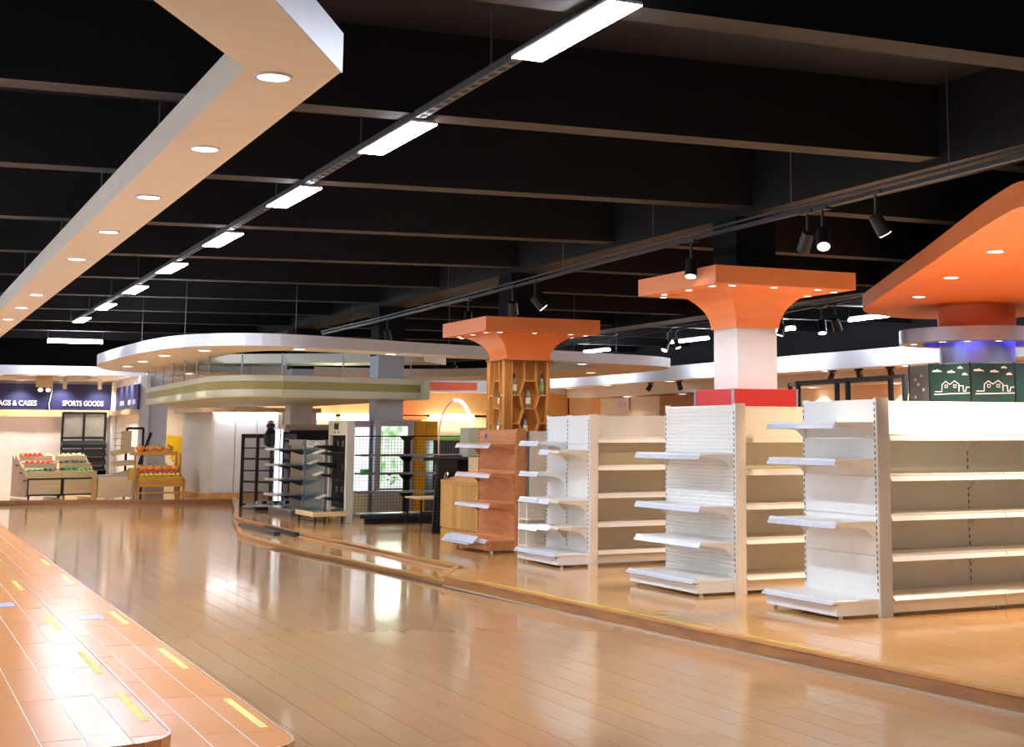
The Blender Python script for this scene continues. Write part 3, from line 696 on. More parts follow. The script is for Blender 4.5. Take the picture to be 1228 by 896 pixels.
for y in (-3.2, .75): MB().box(-.5, y, 0, 0, y+.35, 2.15).build('jamb', 'portal_wood', pf)
MB().box(-.06, -2.85, 0, 0, .75, 2.15).build('back_panel', 'pink_wall', pf)
fp = thing('wall_notice', 'small white framed notice on the cream pier left of the portal', 'notice', (19.58, 39.2, 2.28))
MB().box(-.03, -.38, 0, .0, .38, .36).build('frame', 'letter', fp); MB().box(-.034, -.34, .03, -.03, .34, .33).build('sheet', 'letter', fp)
for y, h in ((.22, .14), (.1, .18), (-.06, .12), (-.16, .16), (-.26, .1)): MB().box(-.037, y-.03, .1, -.034, y+.03, .1+h).build('print_block', 'lavender', fp)

# ------------------------------------------------------------------ ceiling lights on the cable tray
XL = 3.5
ct = thing('cable_tray', 'slotted grey cable tray running over the aisle between the ceiling lights', 'cable tray', (0, 0, 3.965))
MB().beam((XL-.02, 3.0, 0), (XL+.16, 33.6, 0), .07, .012).build('tray', 'dark_grey', ct)
for sx in (-.035, .035): MB().beam((XL-.02+sx, 3.0, .025), (XL+.16+sx, 33.6, .025), .006, .05).build('tray_side', 'dark_grey', ct)
sl = MB()
for k in range(150):
    y = 5 + k*.18; x = XL-.02 + .18*(y-3)/30.6
    sl.box(x-.022, y, -.0085, x+.022, y+.09, -.0055)
sl.build('slot', 'slot_dark', ct, kind='stuff')
for y in range(6, 34, 3): MB().cyl((XL, y, .0), (XL, y, .68), .006, 6).build('hanger', 'dark_grey', ct)
lp_h = MB().box(-.105, -.7, .0, .105, .7, .022, .004).mesh('housing', 'fascia_white')
lp_d = MB().box(-.103, -.695, -.004, .103, .695, .001).mesh('diffuser', 'lens_cool')
pos = [(3.515, 7.72), (3.575, 11.26), (3.58, 14.6), (3.63, 18.27), (3.633, 21.8), (3.666, 25.4), (3.684, 29.04), (3.686, 32.7)]
nm_ = ('nearest', 'second nearest', 'third nearest', 'fourth nearest', 'fifth nearest', 'sixth nearest', 'seventh nearest', 'farthest')
def panel(x, y, lab, grp='ceiling light panels over the aisle', rz=0., z=3.93):
    t = thing('ceiling_light', lab, 'light', (x, y, z), rz, grp)
    for n_, me in (('housing', lp_h), ('diffuser', lp_d)):
        o = bpy.data.objects.new(n_, me); COL.objects.link(o); o.parent = t
for k, (x, y) in enumerate(pos): panel(x, y, 'bright ceiling light panel under the cable tray, %s' % (nm_[k] + (' of the row' if k == 7 else ' to the camera')))
def tube_light(a, b, lab, r=.04):
    a, b = Vector(a), Vector(b); t = thing('tube_light', lab, 'light', tuple((a+b)/2), 0, 'fluorescent tubes'); m_ = (a+b)/2
    MB().cyl(a-m_, b-m_, r, 10).build('tube', 'tube_white', t)
    MB().beam(a-m_+Vector((0, 0, .055)), b-m_+Vector((0, 0, .055)), .04, .03).build('batten', 'fascia_white', t)
    for p in (a, b): MB().cyl(p-m_+Vector((0, 0, .06)), p-m_+Vector((0, 0, 4.655 - a.z)), .006, 6).build('hanger', 'dark_grey', t)
tube_light((3.5, 37.6, 3.76), (4.72, 37.5, 3.76), 'long fluorescent tube across the far end of the aisle lights')
tube_light((17.25, 31.9, 3.8), (17.25, 30.1, 3.8), 'thin fluorescent tube left of the white column top', .03)
tube_light((17.25, 28.0, 3.8), (17.25, 26.4, 3.8), 'short fluorescent tube peeping out right of the white column top', .03)
tube_light((17.25, 24.4, 3.84), (17.25, 22.6, 3.84), 'slanting fluorescent tube left of the big rounded orange canopy', .03)
tube_light((17.25, 19.6, 3.84), (17.25, 17.8, 3.84), 'fluorescent tube hidden above the big rounded orange canopy', .03)
tube_light((17.25, 37.0, 3.8), (17.25, 35.4, 3.8), 'fluorescent tube hidden behind the right end of the oval canopy', .03)
tube_light((17.25, 41.0, 3.8), (17.25, 39.4, 3.8), 'farthest fluorescent tube hidden behind the wine column canopy', .03)
# unseen light panels added outside the frame to brighten the room
nth = ('first', 'second', 'third', 'fourth', 'fifth', 'sixth', 'seventh', 'eighth', 'ninth')
for r, x in enumerate((-3.7, -7.4)):
    for k, y in enumerate((5.0, 10.0, 15.0, 20.0, 25.0, 30.0)): panel(x, y, 'added unseen ceiling light panel left of the picture, %s of the %s row' % (nth[k], ('inner', 'outer')[r]), 'added unseen light panels left of the aisle')
for k, y in enumerate((-3.0,)): panel(XL-.1, y, 'added unseen ceiling light panel over the aisle behind the camera, %s one' % nth[k], 'added unseen light panels behind the camera')
for k, (x, y) in enumerate(((14.6, 11.5), (18.0, 9), (18.0, 13), (18.0, 16.5))): panel(x, y, 'added unseen ceiling light panel over the shelves right of the picture, %s one' % nth[k], 'added unseen light panels right of the picture')

# hung white soffit with a bent end
so = thing('hanging_soffit', 'long cream hanging ceiling soffit with round downlights and a bent near end', 'soffit', (0, 0, 3.5))
zs = .33
# nearest corner (2.09, 7.59); inner corner (1.62, 7.74); the arm turns back to the left
pb = [(2.09, 7.59), (2.12, 36.0), (1.60, 36.0), (1.62, 7.74), (.97, 6.65), (-1.2, 3.05), (-.75, 2.9), (1.42, 6.35)]
MB().prism(pb, 0, .215).build('body', 'soffit_white', so)
e0, e1 = Vector((2.09, 7.59)), Vector((1.42, 6.35)); n_ = Vector((e0.y-e1.y, -(e0.x-e1.x))).normalized()*.012
e2 = e0 + (e1-e0)*3.6
MB().extrude([(e0.x, e0.y, -.002), (e1.x-.55, e1.y-1.02, -.002), (e1.x-.55, e1.y-1.02, .215), (e0.x, e0.y, .215)], (n_.x, n_.y, 0)).build('end_fascia', 'fascia_white', so)
for x, y in ((1.79, 7.83), (1.86, 10.08), (1.86, 12.4), (1.86, 14.75), (1.86, 17.25), (1.87, 22.0), (1.87, 24.4), (1.87, 27.0), (1.87, 29.6), (1.87, 32.2)):
    downlight(so, (x, y, 0), .105, power=20, col='FFF4E6', spot=150)
MB().box(1.6, 19.5, -.004, 1.98, 19.7, 0).build('access_panel', 'soffit_white', so)
for x, y in ((1.85, 9.0), (1.85, 12), (1.85, 15.4), (1.85, 19), (1.85, 24), (1.85, 30), (-.3, 4.6)): MB().cyl((x, y, .215), (x, y, 1.15), .006, 6).build('hanger', 'dark_grey', so)

# ------------------------------------------------------------------ track rails and spotlights
def rail(pts, z, lab):
    t = thing('track_rail', lab, 'track rail', (0, 0, z), 0)
    for a, c in zip(pts, pts[1:]):
        MB().beam((a[0], a[1], 0), (c[0], c[1], 0), .045, .035).build('rail', 'black_metal', t)
        MB().beam((a[0]-.03, a[1], .05), (c[0]-.03, c[1], .05), .02, .02).build('conduit', 'charcoal', t)
        m_ = ((a[0]+c[0])/2, (a[1]+c[1])/2); MB().cyl((m_[0], m_[1], 0), (m_[0], m_[1], .86), .006, 6).build('hanger', 'dark_grey', t)
rail([(7.330, 5.782), (7.356, 8.167), (7.393, 9.919), (7.461, 12.873), (7.547, 15.737), (7.716, 18.299), (7.965, 25.425), (8.006, 29.802)], 3.6, 'long black spotlight track rail crossing above the orange canopies')
rail([(15.6, 35.5), (15.33, 31.9), (15.2, 26.4), (14.85, 23.0), (14.5, 20.1)], 3.82, 'rear black spotlight track rail behind the white column')
rail([(13.0, 38.6), (13.95, 36.2)], 3.5, 'short black track rail seen through the opening of the white oval canopy')
G = 'spotlights on the long track rail'
def hang(x, y, z, k): return (x, y, z - .2*k)
spot(hang(7.476, 13.388, 3.6, 1.20), (-.2, -.25, -1), 'lit black track spotlight above the left side of the white column canopy', True, 60, group=G, s_=1.20)
spot(hang(7.420, 11.120, 3.6, 1.16), (.0, .6, -1), 'unlit black track spotlight, left of the close pair near the big orange canopy', False, group=G, s_=1.16)
spot(hang(7.415, 10.871, 3.6, 1.20), (-.35, -.6, -1), 'lit black track spotlight, right of the close pair near the big orange canopy', True, 70, group=G, s_=1.20)
spot(hang(7.395, 10.044, 3.6, 1.07), (.6, -.1, -1), 'black track spotlight tilted right, at the right end of the rail', True, 70, group=G, s_=1.16)
spot(hang(7.805, 20.852, 3.6, 1.16), (-.2, -.3, -1), 'lit black track spotlight above the wine column canopy', True, 50, group=G, s_=1.16)
spot(hang(7.739, 18.940, 3.6, 1.16), (.3, .5, -1), 'unlit black track spotlight right of the wine column canopy top', False, group=G, s_=1.25)
spot(hang(7.700, 18.059, 3.6, 1.16), (.8, -.3, -1), 'lit black track spotlight tilted right above the wine column canopy', True, 50, group=G, s_=1.25)
spot(hang(7.965, 25.354, 3.6, 1.16), (.3, .2, -1), 'dim black track spotlight at the far left end of the rail', False, group=G, s_=1.25)
# the rail runs on past the frame's edge; these two light the shelf rows from the front
spot(hang(7.35, 7.5, 3.6, 1.2), (1.2, 2.9, -1.75), 'black track spotlight beyond the right frame edge aimed at the large shelf row', True, 60, group=G, ang=42, s_=1.2)
spot(hang(7.35, 6.9, 3.6, 1.2), (1.0, 5.6, -2.1), 'black track spotlight beyond the right frame edge aimed at the middle shelf row', True, 230, group=G, ang=26, s_=1.2)
spot(hang(7.34, 6.3, 3.6, 1.2), (.6, 1.9, -3.4), 'black track spotlight beyond the right frame edge aimed at the platform floor', True, 70, col='FFD8A0', group=G, ang=85, s_=1.2)
G = 'spotlights on the rear track rail'
spot(hang(15.25, 28.4, 3.82, 1.4), (-.6, -.2, -1), 'lit black spotlight, left of the pair on the rear rail left of the white column', True, 30, group=G, s_=1.4)
spot(hang(15.24, 28.0, 3.82, 1.3), (.2, -.4, -1), 'lit black spotlight, right of the pair on the rear rail left of the white column', True, group=G, s_=1.2)
spot(hang(14.68, 21.6, 3.82, 1.5), (-.15, -.3, -1), 'lit black spotlight, left of the pair on the rear rail near the orange canopy', True, 30, group=G, s_=1.5)
spot(hang(14.62, 21.1, 3.82, 1.5), (.5, .2, -1), 'unlit black spotlight, right of the pair on the rear rail near the orange canopy', False, group=G, s_=1.5)
spot(hang(14.87, 23.17, 3.82, 1.3), (-.3, .1, -1), 'black spotlight on the rear rail just right of the white column', True, group=G, s_=1.3)
G = 'spotlights inside the oval canopy'
spot((13.3, 38.0, 3.3), (-.6, -.2, -1), 'lit black spotlight in the opening of the oval canopy, left one', True, group=G, s_=2)
spot((13.55, 37.2, 3.3), (.5, .1, -1), 'unlit black spotlight in the opening of the oval canopy, right one', False, group=G, s_=2)

# ------------------------------------------------------------------ big white oval canopy and the green banded canopy below it
oc = thing('oval_canopy', 'big white ring canopy with rounded outline hung over the middle shelves', 'canopy', (0, 0, 2.95))
outer = smooth_loop([(3.93, 31.8), (3.84, 29.6), (3.98, 26.0), (4.4, 24.0), (5.6, 23.3), (8.36, 24.5), (12.1, 25.9), (14.1, 26.7), (15.0, 28.0), (15.3, 31.0), (15.0, 34.5), (13.5, 36.5), (10.0, 36.6), (6.5, 35.8), (4.6, 34.2)], 6)
inner = smooth_loop([(5.75, 30.6), (5.45, 28.2), (5.4, 26.2), (5.6, 25.0), (6.3, 24.6), (8.5, 25.4), (11.2, 26.2), (12.7, 26.8), (13.2, 27.7), (13.35, 30.5), (13.0, 33.0), (11.8, 34.4), (9.6, 34.5), (7.3, 34.0), (6.2, 32.8)], 6)
MB().mat(0).ring(outer, inner, 0, .19).build('ring', 'soffit_white', oc)
MB().ring([(x + (x-9.5)*.0015, y + (y-30)*.0015) for x, y in outer], [(x + (x-9.5)*.0004, y + (y-30)*.0004) for x, y in outer], -.003, .192).build('outer_fascia', 'fascia_white', oc)
MB().extrude([(5.5, 30.0, .0), (9.3, 27.2, 0), (10.1, 28.2, 0), (6.3, 31.0, 0)], (0, 0, .18)).build('cross_bar', 'soffit_white', oc)
for x, y in ((4.5, 31.7), (4.45, 29.4), (4.45, 27.0), (4.75, 25.0), (6.05, 23.95), (7.85, 24.75), (10.3, 25.65), (12.3, 26.45), (14.3, 30.3), (6.3, 34.9), (8.1, 28.9), (10.4, 35.4)):
    downlight(oc, (x, y, 0), .115, power=22, col='FFEBD0')
for x, y in ((4.6, 26), (4.5, 30), (6, 24), (9, 25), (12, 26.2), (14.3, 29), (14, 34), (9, 35.4)): MB().cyl((x, y, .19), (x, y, 1.7), .006, 6).build('hanger', 'dark_grey', oc)

gc = thing('banded_canopy', 'pale green canopy with an olive band hanging on rods below the oval canopy', 'canopy', (0, 0, 2.2))
gp = [(5.25, 34.1)] + smooth_line([(5.1, 28.0), (5.1, 26.7), (5.22, 25.9), (5.55, 25.35), (6.1, 25.2)], 5) + [(8.95, 26.2), (8.95, 26.44), (8.1, 26.44), (8.1, 27.06), (8.95, 27.06), (8.95, 32.84), (8.1, 32.84), (8.1, 33.46), (8.95, 33.46), (8.95, 34.1)]
off = lambda P, d: [(x + d*(1 if x < 6.5 else -1), y + d*(1 if y < 30 else -1)) for x, y in P]
MB().prism(off(gp, .03), .1, .33).build('band_core', 'canopy_olive', gc)
MB().prism(gp, .27, .37).build('upper_band', 'canopy_light', gc)
MB().prism(gp, .03, .13).build('lower_band', 'canopy_light', gc)
MB().prism(off(gp, .02), 0, .03).build('underside', 'canopy_under', gc)
MB().box(8.9, 25.95, 0, 8.99, 26.2, .36).build('end_cap', 'canopy_light', gc)
for x, y in ((5.2, 33.5), (5.15, 32.3), (5.12, 31.1), (5.1, 29.9), (5.1, 28.7), (5.1, 27.5), (5.15, 26.6), (5.5, 25.6), (6.1, 25.25), (7.3, 25.75), (8.7, 26.2), (6.6, 30), (6.6, 27)):
    MB().cyl((x, y, .36), (x, y, .745), .013, 6).build('rod', 'silver', gc)

# ------------------------------------------------------------------ columns with orange capitals
def slab_capital(root, half, zb, zt, prof, dl, mcap='orange'):
    sq = lambda h: [(-h, -h), (h, -h), (h, h), (-h, h)]
    MB().ring(sq(half), sq(half-.24), zb, zt).build('canopy_rim', 'orange', root)
    MB().prism(sq(half-.24), zt-.05, zt).build('canopy_deck', 'orange_dark', root)
    MB().ring(sq(half-.2), sq(half-.26), zb+.03, zt).build('inner_lip', 'orange_dark', root)
    v = []; f = []
    for h, z in prof: v += [(x, y, z) for x, y in sq(h)]
    for j in range(len(prof)-1):
        for i in range(4): f.append((j*4+i, j*4+(i+1) % 4, j*4+4+(i+1) % 4, j*4+4+i))
    MB().add(v, f).build('flared_capital', mcap, root)
    for x, y in dl: downlight(root, (x, y, zb), .045, power=6, col='F4F6FF')
ring8 = lambda h: [(s_*h if a else q_, q_ if a else s_*h) for a in (0, 1) for s_ in (-1, 1) for q_ in (-.6*h/.75, -.1, .45*h/.75)]
zf = .115
c2 = thing('canopy_column', 'square white column with a red band and flared orange canopy behind the white shelves', 'column', (8.42, 13.88, zf))
MB().box(-.25, -.25, 0, .25, .25, 2.62).build('shaft', 'column_white', c2)
rb = .40
MB().box(-rb, -rb, 1.76, rb, rb, 1.94, .004).build('red_band', 'red', c2)
for sx in (-1, 1):
    for sy in (-1, 1): MB().box(sx*rb-.012, sy*rb-.012, 1.75, sx*rb+.012, sy*rb+.012, 1.945).build('corner_bead', 'silver', c2)
fl2 = [(.272, 2.60), (.272, 2.63), (.285, 2.70), (.31, 2.77), (.345, 2.83), (.395, 2.89), (.46, 2.95), (.53, 2.99), (.62, 3.03), (.64, 3.1)]
slab_capital(c2, .87, 3.0, 3.185, fl2, [(x, y) for x, y in ring8(.76)])
MB().box(-.25, -.25, 3.1, .25, .25, 3.81).build('upper_shaft', 'black_paint', c2)

wc = thing('canopy_column', 'column with flared orange canopy rising out of the wooden wine rack', 'column', (8.41, 20.28, zf))
MB().box(-.25, -.25, 2.546, .25, .25, 2.6).build('shaft', 'tan_wood', wc)
fl1 = [(.34, 2.53), (.345, 2.6), (.37, 2.68), (.41, 2.74), (.46, 2.79), (.53, 2.84), (.62, 2.88), (.64, 2.95)]
slab_capital(wc, .89, 2.9, 3.105, fl1, [(x, y) for x, y in ring8(.78)])
MB().box(-.25, -.25, 3.05, .25, .25, 3.81).build('upper_shaft', 'black_paint', wc)

wk = thing('wine_rack', 'honeycomb wooden wine rack wrapped around the second orange column', 'wine rack', (8.41, 20.33, zf))
Hh = .36; DP = .11
MB().box(-Hh+DP, -Hh+DP, 0, Hh, Hh, 2.53).build('core', 'rack_wood', wk)
MB().box(-Hh-.02, -Hh-.01, 2.53, Hh+.04, Hh, 2.545).build('top_board', 'rack_edge', wk)
def face(mapf):
    def bar(a, c, nm='divider', th=.016):
        A = Vector(a); C_ = Vector(c); d = (C_-A).normalized(); n = Vector((-d.y, d.x))*th/2
        MB(mapf).extrude([(A.x-n.x, 0, A.y-n.y), (C_.x-n.x, 0, C_.y-n.y), (C_.x+n.x, 0, C_.y+n.y), (A.x+n.x, 0, A.y+n.y)], (0, DP, 0)).build(nm, 'rack_edge', wk)
    for x0, x1 in ((-.36, -.24), (-.24, .31), (.31, .36)):
        MB(mapf).box(x0+.002, DP-.012 if x0 == -.24 else .004, 0, x1-.002, DP, 2.52).build('face_board', 'rack_wood', wk)
    top = 2.52; zz = [(2.23, 2.02, 1.83), (1.83, 1.615, 1.43), (1.43, 1.215, 1.03), (1.03, .815, .63), (.63, .415, .23)]
    bar((-.05, top), (-.05, 2.23)); bar((.13, top), (.13, 2.23)); bar((.31, top), (.31, .1), 'upright'); bar((-.24, top), (-.24, .1), 'upright')
    for zt, zm, zb in zz:
        bar((-.055, zt), (.135, zt)); bar((-.05, zt), (-.12, zm)); bar((.13, zt), (.19, zm))
        bar((-.12, zm), (-.06, zb)); bar((.19, zm), (.13, zb)); bar((-.24, zm), (-.12, zm)); bar((.19, zm), (.31, zm))
face(lambda x, y, z: (x, -Hh+y, z))
face(lambda x, y, z: (-Hh+y, -x, z))
def bottle(x, y, z, kind, lab):
    t = thing('wine_bottle', lab, 'bottle', (x, y, z), 0, 'bottles in the wine rack')
    g, cp, lb = kind
    MB().lathe([(.034, 0), (.037, .01), (.037, .18), (.03, .21), (.014, .235), (.013, .29)], 14).build('glass_body', g, t, True)
    MB().lathe([(.0145, .25), (.0145, .31), (.012, .312)], 10).build('capsule', cp, t, True)
    MB().lathe([(.0378, .06), (.0378, .15)], 14).build('bottle_label', lb, t, True)
y0 = 20.33-.36+.055
bottle(8.22, y0, zf+2.028, ('bottle_clear', 'cap_black', 'bottle_label'), 'black-capped wine bottle with cream label in the upper left cell of the wine rack front')
bottle(8.655, y0, zf+2.028, ('bottle_clear', 'cap_black', 'label_green'), 'black-capped wine bottle with green label in the upper right cell of the wine rack')
bottle(8.44, y0, zf+1.838, ('bottle_clear', 'cap_red', 'bottle_label'), 'red-capped bottle in the middle hexagon cell of the wine rack front')
bottle(8.40, y0, zf+1.438, ('bottle_clear', 'cap_red', 'bottle_label'), 'red-capped bottle in the lower hexagon cell of the wine rack front')
bottle(8.11, 20.28, zf+1.838, ('bottle_green', 'bottle_green', 'bottle_label'), 'green wine bottle in the upper cell on the left side of the wine rack')
bottle(8.11, 20.30, zf+1.438, ('bottle_clear', 'cap_black', 'bottle_label'), 'dark-capped bottle in the lower cell on the left side of the wine rack')

# plain grey columns further back
for y, lab in ((26.75, 'plain grey square column behind the backlit garden picture'), (33.15, 'plain grey square column behind the grey shelf unit')):
    k = thing('square_column', lab, 'column', (8.42, y, zf)); MB().box(-.25, -.25, 0, .25, .25, 2.9, .006).build('shaft', 'grey_wall', k); MB().box(-.25, -.25, 2.9, .25, .25, 3.81).build('upper_shaft', 'black_paint', k)
    MB().box(-.265, -.265, 0, .265, .265, .1).build('plinth', 'dark_grey', k)

# round column with the big rounded canopy at the right
rc = thing('rounded_canopy', 'big rounded orange canopy with white downlights at the right, on a round column', 'canopy', (14.45, 17.2, zf))
L0 = lambda P: [(x-14.45, y-17.2) for x, y in P]
leaf = smooth_loop(L0([(13.3, 18.45), (12.85, 17.7), (12.25, 16.6), (10.4, 13.2), (8.65, 10.0), (8.35, 9.1), (8.75, 8.2), (9.9, 7.9), (11.2, 8.6), (13.6, 12.2), (15.8, 15.6), (16.5, 17.2), (16.3, 18.6), (15.6, 19.3), (14.87, 19.45), (14.0, 19.1)]), 5)
MB().prism(leaf, 3.335, 3.55).build('canopy_slab', 'orange', rc, smooth=True)
for x, y in ((10.15, 11.75), (11.4, 14.0), (12.62, 16.2), (9.3, 9.7), (14.4, 15.0), (12.6, 11.6)): downlight(rc, (x-14.45, y-17.2, 3.335), .1, power=190, col='FFF0E0')
MB().cyl((0, 0, 2.98), (0, 0, 3.4), .57, 40).build('neck', 'orange_dark', rc, True)
circ = lambda r, n=48: [(r*math.cos(2*math.pi*i/n), r*math.sin(2*math.pi*i/n)) for i in range(n)]
MB().ring(circ(1.14), circ(.8), 2.78, 2.98).build('silver_ring', 'silver', rc, True)
MB().ring(circ(.8), circ(.55), 2.94, 2.98).build('ring_plate', 'silver', rc)
MB().ring(circ(.79), circ(.765), 2.85, 2.9).build('blue_strip', 'blue_glow', rc)
lamp('POINT', 'blue_lamp', (-.55, -.4, 2.88), 4, '3A3CFF', size=.05, parent=rc); lamp('POINT', 'blue_lamp', (.45, -.5, 2.88), 5, '3A3CFF', size=.05, parent=rc)
MB().cyl((0, 0, 0), (0, 0, 2.94), .555, 40).build('drum', 'silver', rc, True)
for a in (200, 222, 248, 285, 320, 160): downlight(rc, (.97*math.cos(R(a)), .97*math.sin(R(a)), 2.78), .06, power=8)
MB().cyl((0, 0, 3.5), (0, 0, 4.53), .4, 24).build('upper_shaft', 'black_paint', rc, True)

cb = thing('chalkboard_drum', 'ring of dark green chalkboards with white house drawings round the silver column', 'chalkboard', (14.45, 17.2, zf))
va = math.atan2(-17.2, -14.45)            # direction towards the aisle
Rr = 1.02; ang0 = va + math.asin(-.11/1.02)
def facet(k): return [(Rr*math.cos(ang0 + R(36)*j), Rr*math.sin(ang0 + R(36)*j)) for j in (k, k+1)]
def ribbon(mapf, pts, wd, nm='chalk_line'):
    b = MB(mapf)
    for a, c in zip(pts, pts[1:]):
        A, C_ = Vector(a), Vector(c); d = (C_-A).normalized(); n = Vector((-d.y, d.x))*wd/2; A = A - d*wd/2; C_ = C_ + d*wd/2
        b.extrude([(A.x-n.x, .0, A.y-n.y), (C_.x-n.x, 0, C_.y-n.y), (C_.x+n.x, 0, C_.y+n.y), (A.x+n.x, 0, A.y+n.y)], (0, .004, 0))
    return b
for k in range(10):
    (xa, ya), (xb, yb) = facet(k)
    A = Vector((xa, ya, 0)); B = Vector((xb, yb, 0)); u = (B-A).normalized(); Wd = (B-A).length; nrm = Vector((u.y, -u.x, 0))
    if nrm.dot(A) < 0: nrm = -nrm
    mp = lambda x, y, z, A=A, u=u, nrm=nrm: tuple(A + u*x + nrm*y + Vector((0, 0, z)))
    m_ = 'chalk' if k not in (8, 2) else 'grey_panel'
    p = MB(mp).box(.008, -.03, .9, Wd-.008, 0, 2.46, .004).build('board' if m_ == 'chalk' else 'steel_panel', m_ if m_ == 'chalk' else 'steel', cb)
    MB(mp).box(-.01, -.035, .85, .012, .006, 2.47).build('board_edge', 'black_metal', cb)
    if k in (9, 0):
        U = Wd/1.; fl_ = lambda P: [((1-q_[0])*Wd if False else q_[0]*Wd, 2.46 - q_[1]*.55) for q_ in P]
        mir = MB(lambda x, y, z, mp=mp: mp(x, y, z))
        ribbon(mp, fl_([(.14, .72), (.3, .72), (.31, .54), (.4, .46), (.5, .54), (.62, .45), (.72, .54), (.72, .72), (.73, .58), (.82, .58), (.83, .72), (.88, .72), (.9, .62), (.97, .62)]), .012, 'x').build('chalk_house', 'chalk_line', p)
        ribbon(mp, fl_([(.12, .79), (.97, .77)]), .014).build('chalk_ground', 'chalk_line', p)
        for cx in (.41, .62): ribbon(mp, fl_([(cx-.03, .55), (cx+.03, .55), (cx+.03, .62), (cx-.03, .62), (cx-.03, .55)]), .009).build('chalk_window', 'chalk_line', p)
        for cx, cz, s_ in ((.2, .17, .12), (.55, .2, .1), (.77, .1, .07), (.88, .27, .07)):
            P = fl_([(cx-s_, cz+.04), (cx-s_, cz+.005), (cx-.5*s_, cz-.015), (cx-.3*s_, cz-.005), (cx, cz-.035), (cx+.3*s_, cz-.005), (cx+.7*s_, cz+.01), (cx+s_, cz+.04)])
            MB(mp).extrude([(x, 0, z) for x, z in P], (0, .004, 0)).build('chalk_cloud', 'chalk_line', p)
    if m_ != 'chalk':
        for q_ in ((.3, 2.25), (.6, 2.3), (.45, 2.18), (.7, 2.1), (.3, 2.0)): MB(mp).box(q_[0]*Wd-.03, 0, q_[1]-.02, q_[0]*Wd+.03, .004, q_[1]+.02).build('sticker', 'chalk_line', p)

# black rail frame standing behind the large white shelf
bf = thing('clothes_frame', 'black square-tube display frame standing behind the large white shelf', 'frame', (13.0, 18.5, zf))
P = [(.05, 1.4), (-.08, -.15), (-.16, -1.65)]
for x, y in P: MB().box(x-.03, y-.03, 0, x+.03, y+.03, 2.3).build('post', 'charcoal', bf)
for a, c in zip(P, P[1:]):
    MB().beam((a[0], a[1], 2.27), (c[0], c[1], 2.27), .05, .05).build('top_rail', 'charcoal', bf)
    MB().beam((a[0]+.5, a[1]+1., 2.27), (c[0]+.5, c[1]+1., 2.27), .04, .04).build('rear_rail', 'charcoal', bf)
for x, y in P: MB().box(x+.47, y+.97, 0, x+.53, y+1.03, 2.3).build('rear_post', 'charcoal', bf)
MB().beam((.05, 1.4, 2.27), (.55, 2.4, 2.27), .04, .04).build('side_rail', 'charcoal', bf)

# ------------------------------------------------------------------ gondola shelving
def fmap(kind, W, ox=0., oy=0.):
    """u along the width, v out of the panel, w up -> local xyz; 'end' faces -x, 'run' faces -y"""
    return (lambda u, v, w_: (ox - v, oy + u, w_)) if kind == 'end' else (lambda u, v, w_: (ox + u, oy - v, w_))
def shelf(root, mp, u0, u1, D, h, m, rail='price_rail', railpart=(0., 1.), bracket=True, tip=.0, lip=.045, glassy=False):
    s_ = MB(mp).box(u0, .01, h, u1, D, h+.028, .004).build('shelf', m, root)
    a = u0 + (u1-u0)*railpart[0]; b_ = u0 + (u1-u0)*railpart[1]
    MB(mp).extrude([(a, D-.005, h+.036), (a, D+.028, h-.022), (a, D+.02, h-.026), (a, D-.012, h+.03)], (b_-a, 0, 0)).build('price_rail', rail, s_)
    MB(mp).box(u0+.004, D, h-.004, u1-.004, D+.006, h+.03).build('shelf_lip', m, s_)
    if bracket:
        for k, u in enumerate((u0+.004, u1-.012)):
            MB(mp).extrude([(u, .0, h), (u, D*.92, h), (u, D*.92, h-.008), (u, .17, h-.022), (u, .1, h-.04), (u, .06, h-.075), (u, .03, h-.105), (u, 0, h-.105)], (.008, 0, 0)).build('bracket', m, s_)
    return s_
def slots(mp, u, v, z0, z1, wd=.006, step=.05):
    b = MB(mp); z = z0
    while z < z1:
        b.box(u-wd, v-.002, z, u+wd, v+.0015, z+step*.55); z += step
    return b
def base(root, mp, u0, u1, D, m, h=.15, lipm='price_rail'):
    MB(mp).box(u0, .0, .03, u1, D-.03, h-.03).build('base_box', m, root)
    k = MB(mp).box(u0+.004, D-.03, .03, u1-.004, D-.012, h-.04, .003).build('kick_plate', m, root)
    d_ = MB(mp).box(u0-.003, .0, h-.03, u1+.003, D+.012, h, .005).build('base_deck', m, root)
    MB(mp).extrude([(u0, D-.01, h+.012), (u0, D+.04, h-.03), (u0, D+.032, h-.036), (u0, D-.02, h+.004)], (u1-u0, 0, 0)).build('price_rail', lipm, d_)
    for u in (u0+.04, u1-.04): MB(mp).cyl((u, D-.08, 0), (u, D-.08, .035), .022, 10, .012).build('foot', 'foot', root)
